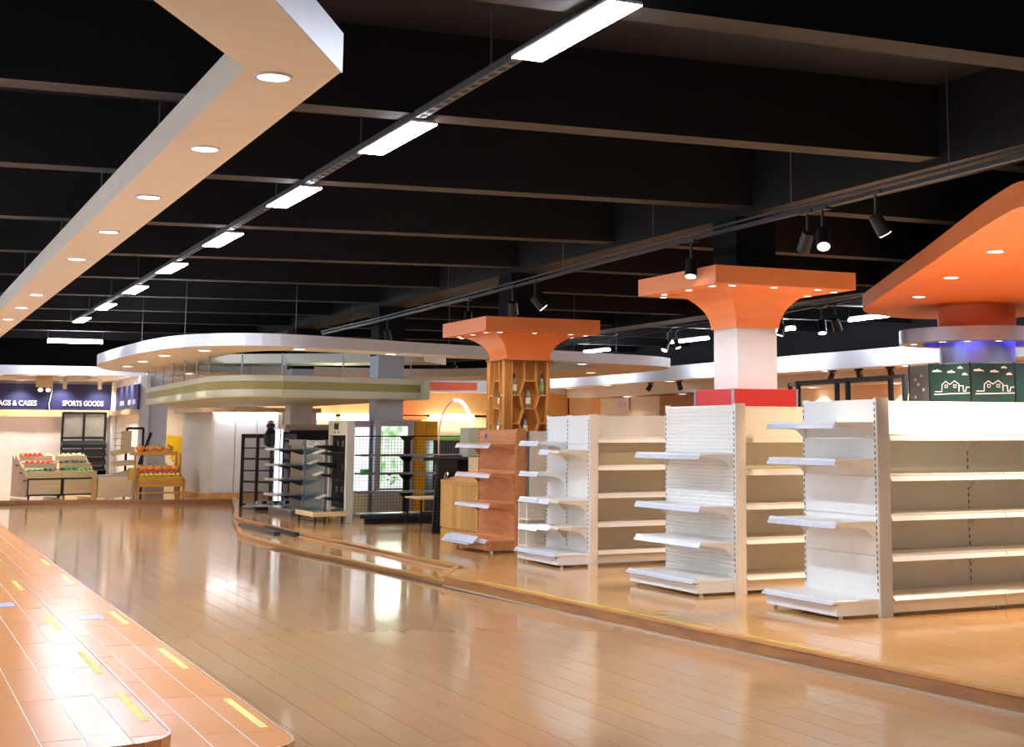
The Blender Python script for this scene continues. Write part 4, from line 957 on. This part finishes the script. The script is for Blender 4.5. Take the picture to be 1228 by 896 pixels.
def end_unit(name, lab, loc, W, H, D, m, heights, seams, grp, ridged=False, rails=(0., 1.), two=False, rz=0., m_up=None, wooden=False):
    t = thing(name, lab, 'shelf', loc, rz, grp); mp = fmap('end', W); m_up = m_up or m
    zs_ = [.13] + seams + [H-.012]
    cols = [(.035, W-.03)] if not two else [(.035, W*.5-.012), (W*.5+.012, W-.03)]
    for ua, ub in cols:
        for a, b_ in zip(zs_, zs_[1:]):
            if ridged:
                g = MB(mp); n = max(2, int((b_-a)/.034)); hh = (b_-a)/n
                for k in range(n): g.extrude([(ua, 0, a+k*hh), (ua, .0, a+(k+1)*hh-.003), (ua, .009, a+(k+.7)*hh), (ua, .009, a+(k+.3)*hh)], (ub-ua, 0, 0))
                pn = g.build('back_panel', m, t)
                MB(mp).box(ua, -.03, a+.001, ub, .0, b_-.001).build('backing', m, pn)
            else: MB(mp).box(ua, -.03, a+.0015, ub, .006, b_-.0015, .002).build('back_panel', m, t)
    ups = [(0, .035), (W-.03, W)] + ([(W*.5-.012, W*.5+.012)] if two else [])
    for u0, u1 in ups:
        u = MB(mp).box(u0, -.1 if u0 == 0 else -.04, .0, u1, .009, H).build('upright', m_up, t)
        slots(mp, (u0+u1)/2 + (.006 if u0 == 0 else 0), .009, .2, H-.06).build('slot', 'slot_dark', u, kind='stuff')
    base(t, mp, .02, W-.015, D+.03, m)
    return t, mp
def run_unit(name, lab, loc, bays, bw, H, D, m, heights, back_y, grp, seam_slots=True, base_h=.16, rail='shelf_cream', u_start=0.):
    t = thing(name, lab, 'shelf', loc, 0, grp); mp = fmap('run', 0, 0, back_y)
    for k in range(bays):
        u0 = u_start + k*bw; u1 = u0 + bw
        MB(mp).box(u0+.014, -.03, .1, u1-.014, .004, H-.01, .002).build('back_panel', m, t)
        up = MB(mp).box(u1-.014, -.035, 0, u1+.014, .007, H).build('upright', m, t)
        slots(mp, u1, .007, .2, H-.3, .005, .06).build('slot', 'slot_dark', up, kind='stuff')
        for h in heights: shelf(t, mp, u0+.004, u1-.004, D, h, m, rail)
        base(t, mp, u0+.004, u1-.004, D - .012*k, m, base_h, rail)
    MB(mp).box(u_start, -.035, H-.012, u_start+bays*bw, .006, H).build('top_cap', m, t)
    return t
GE, GR = 'white gondola shelf ends', 'white gondola shelf rows'
# 1 large white gondola at the right
t, mp = end_unit('shelf_end_unit', 'large white metal shelf end nearest the camera, three shelves facing the aisle', (7.3, 9.965, zf), 1.09, 1.762, .40, 'shelf_white', [], [.485, .805, 1.125, 1.43], GE, m_up='shelf_white')
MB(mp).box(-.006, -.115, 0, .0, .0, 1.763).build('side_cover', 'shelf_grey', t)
for h in (1.535, 1.235, .735): shelf(t, mp, .04, 1.055, .385, h, 'shelf_white')
run_unit('shelf_row', 'white shelf row running right from the large white shelf end, cream and shaded inside', (7.43, 9.97, zf), 4, 1.2, 1.75, .47, 'shelf_white', [.46, .785, 1.105, 1.435], .49, GR, u_start=.0, rail='shelf_white')
# 2 ridged white gondola in the middle
t, mp = end_unit('shelf_end_unit', 'ridged white shelf end in front of the red-banded column', (7.14, 11.95, zf), 1.38, 1.75, .40, 'shelf_white', [], [.42, .79, 1.28, 1.42], GE, ridged=True)
MB(mp).box(-.006, -.1, .0, .0, .0, 1.751).build('side_cover', 'shelf_cream', t)
for h in (1.255, .775, .455): shelf(t, mp, .04, 1.34, .36, h, 'shelf_white')
run_unit('shelf_row', 'cream shelf row running right from the ridged shelf end', (7.25, 11.95, zf), 3, 1.2, 1.735, .6, 'shelf_cream', [.475, .79, 1.105, 1.41], .63, GR, rail='shelf_cream')
# 3 cream gondola left of the middle
t, mp = end_unit('shelf_end_unit', 'pale blue-white double-width shelf end left of the ridged one', (7.16, 15.18, zf), 1.2, 1.685, .36, 'shelf_white', [], [.75, 1.07, 1.35], GE, two=True)
MB(mp).box(-.006, -.1, .0, .0, .0, 1.686).build('side_cover', 'shelf_cream', t)
for h in (1.255, .705, .415): shelf(t, mp, .04, .585, .36, h, 'shelf_cream', railpart=(.45, 1.))
for h in (1.35, 1.0, .705, .39): shelf(t, mp, .615, 1.165, .36, h, 'shelf_white')
run_unit('shelf_row', 'cream shelf row running right from the pale blue-white shelf end', (7.27, 15.2, zf), 3, 1.17, 1.68, .5, 'shelf_cream', [.45, .77, 1.08, 1.39], .54, GR, rail='shelf_cream', u_start=.0)
# 4 cream shelf back seen through the gap
bk_ = thing('shelf_back_unit', 'plain cream shelf back with wire baskets in the gap beside the orange-brown shelf', 'shelf', (7.15, 16.95, zf))
MB().box(0, .0, .62, .66, .03, 1.5, .003).build('back_panel', 'shelf_cream', bk_); MB().box(0, .25, .05, .66, .28, .62).build('lower_panel', 'shelf_cream', bk_)
for x in (0, .64): MB().box(x, .0, 0, x+.02, .03, 1.5).build('upright', 'shelf_cream', bk_)
for z in (.42, .1):
    sh = MB().box(0, -.05, z, .66, .26, z+.025).build('shelf', 'shelf_cream', bk_)
    for k in range(3): MB().cyl((.02, -.04, z+.05+.045*k), (.64, -.04, z+.05+.045*k), .004, 6).build('basket_wire', 'shelf_white', sh)
    for k in range(12): MB().cyl((.02+.056*k, -.04, z+.02), (.02+.056*k, -.04, z+.15), .003, 6).build('basket_rod', 'shelf_white', sh)
# 5 orange wooden gondola end
t, mp = end_unit('shelf_end_unit', 'orange-brown wood-effect shelf end with loose price strips beside the wine rack', (7.2, 17.42, zf), 1.32, 1.535, .35, 'red_wood', [], [.62, 1.02, 1.36], GE, wooden=True)
MB(mp).box(-.006, -.12, .0, .0, .0, 1.536).build('side_cover', 'red_wood', t)
for h in (1.31, .94, .565): shelf(t, mp, .05, 1.28, .33, h, 'red_wood', railpart=(.02, 1.))
MB(mp).box(1.02, .006, 1.405, 1.1, .009, 1.47).build('sticker', 'blue_sticker', t)
for k, (a, z) in enumerate(((.1, .16), (.25, .135))):
    o = MB().extrude([(6.78, 17.5+a, zf+z+.03), (6.70, 17.52+a, zf+z-.05), (6.69, 17.52+a, zf+z-.045), (6.77, 17.5+a, zf+z+.04)], (0, 1.0, 0)).build('price_strip', 'price_rail')
    tag(o, ('upper', 'lower')[k] + ' loose clear price strip hanging off the base of the orange-brown wooden shelf', 'price strip', 'loose price strips')
t2_ = run_unit('shelf_row', 'wood-effect shelf row hidden behind the orange-brown shelf end', (7.32, 17.45, zf), 1, .66, 1.5, .5, 'red_wood', [.6, 1.0], .62, GR, rail='red_wood')

# ------------------------------------------------------------------ wooden cabinet, box, arch lamp, black board
cbn = thing('wood_cabinet', 'low rounded wooden cabinet with staved doors left of the orange-brown shelf', 'cabinet', (7.5, 19.2, zf))
fr_ = smooth_line([(0, 1.85), (-.03, 1.3), (.0, .5), (.08, .12)], 5)
MB().prism(fr_ + [(.5, .12), (.5, 1.85)], .0, .1).build('plinth', 'tan_wood', cbn)
MB().prism([(x+.02, y) for x, y in fr_] + [(.5, .12), (.5, 1.85)], .1, .74).build('carcass', 'tan_wood', cbn)
MB().prism([(x-.01, y) for x, y in fr_] + [(.52, .11), (.52, 1.86)], .74, .8).build('worktop', 'tan_wood', cbn)
MB().extrude([(.02, .12, .8), (.02, 1.8, .8), (.42, 1.8, .9), (.42, .12, .9)], (.01, 0, .005)).build('sloping_lid', 'rack_edge', cbn)
MB().box(.42, .12, .8, .51, 1.85, 1.12).build('back_board', 'pale_wood', cbn)
n_s = 14
for k in range(n_s):
    i0 = k*(len(fr_)-1)/n_s; i1 = (k+1)*(len(fr_)-1)/n_s
    lp = lambda t: tuple(Vector(fr_[int(t)]).lerp(Vector(fr_[min(int(t)+1, len(fr_)-1)]), t-int(t)))
    a, c = lp(i0), lp(min(i1, len(fr_)-1.001)); g = .003 if k % 7 else .012
    MB().extrude([(a[0]-.012, a[1]-g, .12), (c[0]-.012, c[1]+.002, .12), (c[0]-.012, c[1]+.002, .735), (a[0]-.012, a[1]-g, .735)], (.03, 0, 0)).build('door_stave', 'tan_wood', cbn)
o = MB().tube([(7.52+.02*math.cos(t), 20.9+.06*math.sin(t), zf+.86+.05*math.cos(t)) for t in [i*.6 for i in range(11)]], .006, 6).tube([(7.5, 20.95, zf+.81), (7.56, 20.8, zf+.815), (7.5, 20.7, zf+.81)], .01, 6).build('wire_loop', 'chrome')
tag(o, 'small loop of metal wire lying on the wooden cabinet corner', 'wire')
ar = thing('arch_lamp', 'slim lit arch lamp rising behind the olive box', 'lamp', (7.92, 21.62, zf+1.12))
pa = [(.27*math.cos(t), 0, .3 + .56*math.sin(t)) for t in [math.pi*i/20 for i in range(21)]]
arc = [(.27, 0, .02)] + pa + [(-.27, 0, .02)]
MB().tube(arc[11:], .012, 8).build('copper_half', 'pink_tube', ar)
b = MB()
for a, c in zip(arc[:12], arc[1:13]): b.beam(a, c, .03, .05)
b.build('lit_half', 'arch_glow', ar)
MB().box(-.32, -.08, 0, .32, .08, .02, .004).build('base_plate', 'black_metal', ar)
ob = thing('storage_box', 'olive-grey closed box standing on the top shelf level left of the orange-brown shelf', 'box', (8.0, 21.3, zf+1.12))
MB().box(0, 0, 0, .5, .35, .44, .008).build('body', 'olive_box', ob)
MB().box(.44, -.004, .0, .505, .35, .44).build('end_face', 'kiosk_cream', ob)
# the long dark counter carries the box
dc = thing('dark_counter', 'dark high counter top with black leaning end board', 'counter', (7.45, 21.1, zf))
MB().box(-2.1 + 1.95, .2, 1.07, 1.35, .75, 1.12, .005).build('counter_top', 'charcoal', dc)
MB().extrude([(-.02, .12, 0), (.36, .12, 0), (.36, .12, 1.1), (.05, .12, 1.1)], (0, .05, 0)).build('end_board', 'black_metal', dc)
slb = MB()
for k in range(18): slb.box(.045+.003*k*.0+.0, .112, .12+.05*k, .06, .121, .145+.05*k)
slb.build('slot', 'dark_grey', dc, kind='stuff')
MB().box(1.2, .2, 0, 1.3, .7, 1.07).build('leg_panel', 'charcoal', dc)
MB().box(.36, .6, 0, 1.3, .65, 1.07).build('back_panel', 'charcoal', dc)
for k, x in enumerate((.62, .75, .9)):
    o = thing('dark_bottle', ('dark jar', 'amber bottle', 'pale jug')[k] + ' on the dark counter under the wooden shelf', 'bottle', (7.45+x, 21.45, zf+1.12))
    MB().lathe(([(.05, 0), (.05, .2), (.03, .24)], [(.025, 0), (.028, .16), (.012, .2), (.012, .26)], [(.07, 0), (.09, .08), (.06, .17), (.04, .2)])[k], 14).build('body', ('bottle_dark', 'pepper', 'kiosk_cream')[k], o, True)
    MB().cyl((0, 0, (.24, .26, .2)[k]), (0, 0, (.27, .29, .22)[k]), (.03, .014, .04)[k], 12).build('lid', 'cap_black', o)

# ------------------------------------------------------------------ dark metal shelf run with wire grid back
mr = thing('metal_shelf_run', 'long dark metal shelf run with wire grid back in front of the garden picture', 'shelf', (7.13, 24.3, zf))
Lm = 2.2
for x in (.9,):
    u = MB().box(x-.05, -.03, 0, x+.05, .03, 1.43).build('upright', 'black_metal', mr)
    MB().extrude([(x-.14, -.02, 1.43), (x+.14, -.02, 1.43), (x+.05, -.02, 1.34), (x-.05, -.02, 1.34)], (0, .04, 0)).build('upright_cap', 'black_metal', u)
    for z in (1.1, .8, .5): MB().extrude([(x-.14, -.03, z), (x+.14, -.03, z), (x+.05, -.03, z-.1), (x-.05, -.03, z-.1)], (0, .05, 0)).build('bracket', 'black_metal', u)
MB().box(0, -.012, 1.415, Lm, .012, 1.435).build('top_rail', 'black_metal', mr)
for z in (1.1, .8, .5):
    s_ = MB().box(0, -.38, z, Lm, .0, z+.025, .004).build('shelf', 'charcoal', mr); MB().box(0, -.385, z-.005, Lm, -.378, z+.035).build('front_lip', 'steel', s_)
s_ = MB().box(0, -.42, .14, Lm, .0, .17, .004).build('shelf', 'steel', mr); MB().box(0, -.42, .09, Lm, -.4, .15).build('front_lip', 'charcoal', s_)
MB().box(.1, -.35, .0, Lm, -.3, .09).build('base_beam', 'black_metal', mr)
g = MB()
for k in range(int(Lm/.055)): g.box(.03+.055*k, .014, .17, .0345+.055*k, .0175, 1.42)
for k in range(24): g.box(0, .012, .17+.052*k, Lm, .016, .1745+.052*k)
g.build('wire_grid', 'charcoal', mr, kind='stuff')
for k in range(6):
    o = thing('drinking_glass', 'small drinking glass on the metal shelf run, %s from the left' % nth[k], 'glass', (8.5+.07*k, 24.1, zf+.826), 0, 'glasses on the metal shelf run')
    MB().lathe([(.02, 0), (.026, .005), (.03, .11), (.026, .11)], 12).build('bowl', 'pane', o, True)
    MB().lathe([(.024, .0), (.027, .05)], 12).build('dark_base', 'charcoal', o)
for k, (x, z, cc, lb) in enumerate(((8.62, .526, 'lavender', 'pale lilac carton on the lowest open shelf of the metal run'), (8.62, .69, 'letter', 'white carton stacked on the lilac one on the metal shelf run'), (7.2, .826, 'green_veg', 'small green packet at the left end of the metal shelf run'))):
    o = MB().box(x, 24.0, zf+z, x+(.34 if k < 2 else .12), 24.2, zf+z+(.16, .1, .06)[k], .005).build('carton', cc); tag(o, lb, 'box')
st_ = thing('low_table', 'small black-framed table with a light wood top beside the black end board', 'table', (7.86, 23.0, zf))
MB().box(-.03, -.02, .42, .56, .75, .45, .004).build('table_top', 'pale_wood', st_)
for x in (0, .5):
    for y in (.02, .7): MB().box(x, y, 0, x+.025, y+.025, .42).build('leg', 'black_metal', st_)
for z in (.04, .2): MB().box(0, .02, z, .52, .045, z+.025).build('stretcher', 'black_metal', st_)

# silver cabinet with backlit garden picture
lb = thing('lightbox_cabinet', 'silver cabinet with a backlit green garden picture and a white lit left side', 'display cabinet', (8.0, 26.0, zf))
MB().box(0, 0, 0, .72, .42, 1.7, .006).build('carcass', 'silver', lb)
MB().box(.06, -.02, .5, .1, .0, 1.6).box(.6, -.02, .5, .64, 0, 1.6).box(.06, -.02, .46, .64, 0, .5).box(.06, -.02, 1.6, .64, 0, 1.64).build('picture_frame', 'silver', lb)
MB().box(.1, -.012, .5, .6, -.002, 1.6).build('lit_picture', 'picture', lb)
MB().box(-.36, .2, 0, -.02, 1.2, 1.7, .006).build('side_carcass', 'silver', lb)
MB().box(-.35, .185, .45, -.06, .2, 1.58).build('lit_panel', 'white_glow', lb)
MB().box(-.35, .19, .06, -.06, .2, .42).build('lower_panel', 'kiosk_cream', lb)
for p in ((.25, .72), (.3, .6), (.22, .64), (.34, .68), (.28, .56)): MB().box(p[0], -.016, p[1], p[0]+.05, -.012, p[1]+.018).build('print_mark', 'chalk', lb)
lamp('AREA', 'lightbox_lamp', (.35, -.06, 1.05), 5, 'E8FFE8', target=(.35, -2, 1.0), size=.6, parent=lb)
yc = thing('yellow_cabinet', 'tall yellow cabinet to the right of the garden picture', 'cabinet', (9.05, 26.95, zf))
MB().box(0, 0, 0, .46, .6, 1.7, .006).build('carcass', 'yellow', yc)
for k in range(2): MB().box(.01+.225*k, -.02, .03, .225+.225*k, .0, 1.68, .004).build('door', 'yellow', yc)
yb = thing('yellow_counter', 'low yellow counter behind the metal shelf run', 'counter', (9.3, 25.6, zf))
MB().box(0, 0, 0, 1.2, .5, 1.12, .005).build('body', 'yellow', yb); MB().box(-.03, -.03, 1.12, 1.23, .53, 1.2).build('worktop', 'yellow', yb)
dk = thing('dark_cabinet', 'dark grey cabinet in front of the yellow counter', 'cabinet', (8.85, 25.3, zf))
MB().box(0, 0, 0, .5, .4, 1.35, .005).build('body', 'charcoal', dk)
for z in (.04, .36, .68, 1.0): MB().box(.02, -.015, z, .48, 0, z+.3).build('drawer', 'charcoal', dk)

# ------------------------------------------------------------------ cream kiosk end with black tapered shelves
kk = thing('kiosk_shelf', 'cream kiosk panel with black inset and tapering black shelves with price tags', 'shelf', (6.98, 24.25, zf))
mp = fmap('end', 1.2)
for u in (0, 1.04): MB(mp).box(u, -.13, .0, u+.1, .0, 1.44, .004).build('side_post', 'kiosk_cream', kk)
MB(mp).box(0, -.13, 1.44, 1.14, .004, 1.68, .004).build('header', 'kiosk_cream', kk)
MB(mp).box(.1, -.12, .24, 1.04, -.05, 1.44).build('inset_panel', 'black_paint', kk)
for u in (.4, .7):
    for k in range(6): MB(mp).box(u-.06, -.05, .3+.19*k, u+.06, -.045, .4+.19*k).build('bracket_plate', 'charcoal', kk)
text('LENZ', kk, (-.012, .62, 1.54), .15, (R(90), 0, R(-90)), 'slot_dark', .004, .003, sx=.75)
for u in (.5, .74): MB(mp).box(u-.04, 0, 1.475, u+.04, .005, 1.505).build('emblem', 'slot_dark', kk)
for k, (h, u) in enumerate(((1.27, .72), (1.16, .15), (.98, .72), (.80, .15), (.42, .15))):
    L_ = .3 if k % 2 == 0 else .36
    s_ = MB(mp).extrude([(u, -.04, h), (u, L_, h), (u, L_, h-.03), (u, L_*.6, h-.05), (u, -.04, h-.11)], (.28, 0, 0)).build('shelf_arm', 'black_metal', kk)
    MB(mp).extrude([(u, L_-.04, h+.05), (u, L_+.1, h-.01), (u, L_+.1, h-.02), (u, L_-.04, h+.04)], (.28, 0, 0)).build('price_tag', 'price_rail', s_)
MB(mp).box(-.05, -.02, .12, 1.1, .55, .2, .006).build('base_tray', 'pale_wood', kk)
MB(mp).box(-.04, .0, .2, 1.09, .54, .206).build('glass_top', 'pane', kk)
for u in (0, 1.03):
    for v in (.05, .5): MB(mp).box(u-.015, v-.015, 0, u+.015, v+.015, .12).build('leg', 'black_metal', kk)
MB(mp).box(0, .48, .03, 1.05, .5, .05).build('stretcher', 'black_metal', kk)

# grey shelf unit with glass panel
gs = thing('glass_shelf_unit', 'grey shelf unit with a bluish glass panel beside the cream kiosk', 'shelf', (7.1, 26.05, zf))
mp = fmap('end', 2.6)
MB(mp).box(0, -.06, .1, .06, .0, 1.36).build('upright', 'steel', gs)
MB(mp).box(.06, -.05, .1, 1.42, -.02, 1.35).build('glass_panel', 'display_glass', gs)
MB(mp).box(1.42, -.06, .1, 1.5, .0, 1.36).build('upright', 'steel', gs)
MB(mp).box(1.5, -.05, .1, 2.5, -.02, 1.24, .004).build('mirror_panel', 'mirror_panel', gs)
MB(mp).box(1.5, -.06, 1.24, 2.5, .02, 1.36, .006).build('header', 'kiosk_cream', gs)
for k, z in enumerate((1.17, .88, .61, .335)):
    s_ = MB(mp).box(1.45, .0, z, 2.5, .46, z+.025, .004).build('shelf', 'steel', gs)
    MB(mp).box(1.45, .46, z-.012, 2.5, .47, z+.035).build('front_lip', 'price_rail', s_)
    for u in (1.5, 2.42): MB(mp).extrude([(u, 0, z), (u, .3, z), (u, .05, z-.09), (u, 0, z-.09)], (.012, 0, 0)).build('bracket', 'charcoal', s_)
MB(mp).box(.6, -.05, 0, 2.3, .42, .1, .006).build('base', 'dark_grey', gs)
MB(mp).box(.58, -.05, .1, 2.32, .44, .125, .004).build('base_deck', 'steel', gs)

# white posts with an oval tray
tt = thing('tray_stand', 'two white posts over a low oval tray by the black mesh rack', 'display stand', (6.95, 29.4, zf))
MB().cyl((.16, .2, .1), (.16, .2, 1.56), .045, 14).build('white_post', 'white_glow', tt, True)  # both posts get a weak glow as painted brightness, no lamp inside
MB().cyl((.27, .3, .1), (.27, .3, 1.56), .022, 14).build('thin_post', 'white_glow', tt, True)
MB().lathe([(.42, .06), (.46, .08), (.45, .11), (.1, .11)], 28).build('oval_tray', 'steel', tt, True)
MB().lathe([(.3, 0), (.28, .06)], 20).build('foot_plate', 'charcoal', tt)
for k in range(6): MB().box(-.3+.11*k, -.25, .115, -.22+.11*k, -.1, .17, .004).build('stacked_piece', ('lavender', 'charcoal')[k % 2], tt)
hb = thing('hanging_bag', 'dark bundle with a coloured top hanging at the top of the black mesh rack', 'bag', (7.12, 30.25, zf+1.24)); hb.scale = (.75, .75, .75)
MB().lathe([(.06, -.05), (.16, .02), (.17, .25), (.1, .4), (.07, .45)], 14, lobes=5, amp=.08).build('body', 'black_metal', hb, True)
MB().lathe([(.05, .42), (.12, .48), (.11, .56), (.03, .6)], 12).build('top_knot', 'navy', hb, True)
MB().lathe([(.05, .58), (.09, .62), (.03, .66)], 10).build('orange_tip', 'pumpkin', hb, True)
bb = thing('backing_display', 'pale cabinet with a black upper panel in front of the far grey column', 'display cabinet', (7.72, 31.5, zf))
MB().box(0, 0, 0, 1.3, .3, 1.66, .006).build('carcass', 'grey_wall', bb)
MB().box(.1, -.02, .2, 1.2, 0, 1.54).build('front_panel', 'charcoal', bb)
MB().box(.0, -.03, 1.56, 1.3, .0, 1.66).build('header', 'kiosk_cream', bb)

# black mesh rack
br = thing('mesh_rack', 'tall black mesh rack with cross bars at the left end of the platform', 'rack', (6.74, 31.0, zf))
pts = [(0, 0), (.2, -.45), (.38, -.9), (.75, -1.5)]
for x, y in pts: MB().box(x-.03, y-.03, 0, x+.03, y+.03, 1.46).build('post', 'black_metal', br)
for a, c in zip(pts, pts[1:]):
    for z in (.04, .5, .96, 1.4, 1.44): MB().beam((a[0], a[1], z), (c[0], c[1], z), .03, .045).build('rail', 'black_metal', br)
    d = Vector((c[0]-a[0], c[1]-a[1], 0)); n = max(2, int(d.length/.06)); m_ = MB()
    for k in range(-24, n):
        for s_ in (0, 1):
            t0, t1 = max(0, k), min(n, k+24)
            if t1 <= t0: continue
            q0, q1 = t0/n, t1/n; z0 = (t0-k)*.058; z1 = (t1-k)*.058
            if s_: z0, z1 = 1.42-z0, 1.42-z1
            m_.beam((a[0]+d.x*q0, a[1]+d.y*q0, z0+.02), (a[0]+d.x*q1, a[1]+d.y*q1, z1+.02), .006, .006)
    m_.build('mesh_panel', 'charcoal', br, kind='stuff')
for z in (.3, .73, 1.18): MB().beam((-.06, -.5, z), (.6, -1.0, z), .05, .03).build('cross_bar', 'black_metal', br)
rb_ = thing('rear_rack', 'black framed rack standing behind the glass shelf unit', 'rack', (7.3, 29.9, zf))
for x in (0, .7, 1.4): MB().box(x-.025, 0, 0, x+.025, .05, 1.5).build('post', 'black_metal', rb_)
for z in (.1, .5, .9, 1.3, 1.46): MB().box(0, 0, z, 1.42, .05, z+.04).build('rail', 'black_metal', rb_)
MB().box(.25, .02, .1, 1.1, .04, 1.52).build('dark_panel', 'black_metal', rb_)

# bars left lying on the step
for k, (a, c, lab) in enumerate((((5.5, 25.2), (5.5, 22.7), 'left dark grey metal bar lying on the lower step of the platform'), ((5.92, 24.7), (5.84, 22.4), 'right dark grey metal bar lying against the upper step'))):
    z = .085 if k == 0 else .14
    o = thing('metal_bar', lab, 'bar', (a[0], a[1], z - .03)); d = (c[0]-a[0], c[1]-a[1])
    if k == 1: o.location.x -= .12; o.location.z = .055
    MB().beam((0, 0, .03), (d[0], d[1], .03), .1, .06).build('bar', 'charcoal', o)
    for q in (.1, .9): MB().beam((d[0]*q-.03, d[1]*q, .005), (d[0]*q+.06, d[1]*q, .005), .08, .01).build('clip', 'black_metal', o)
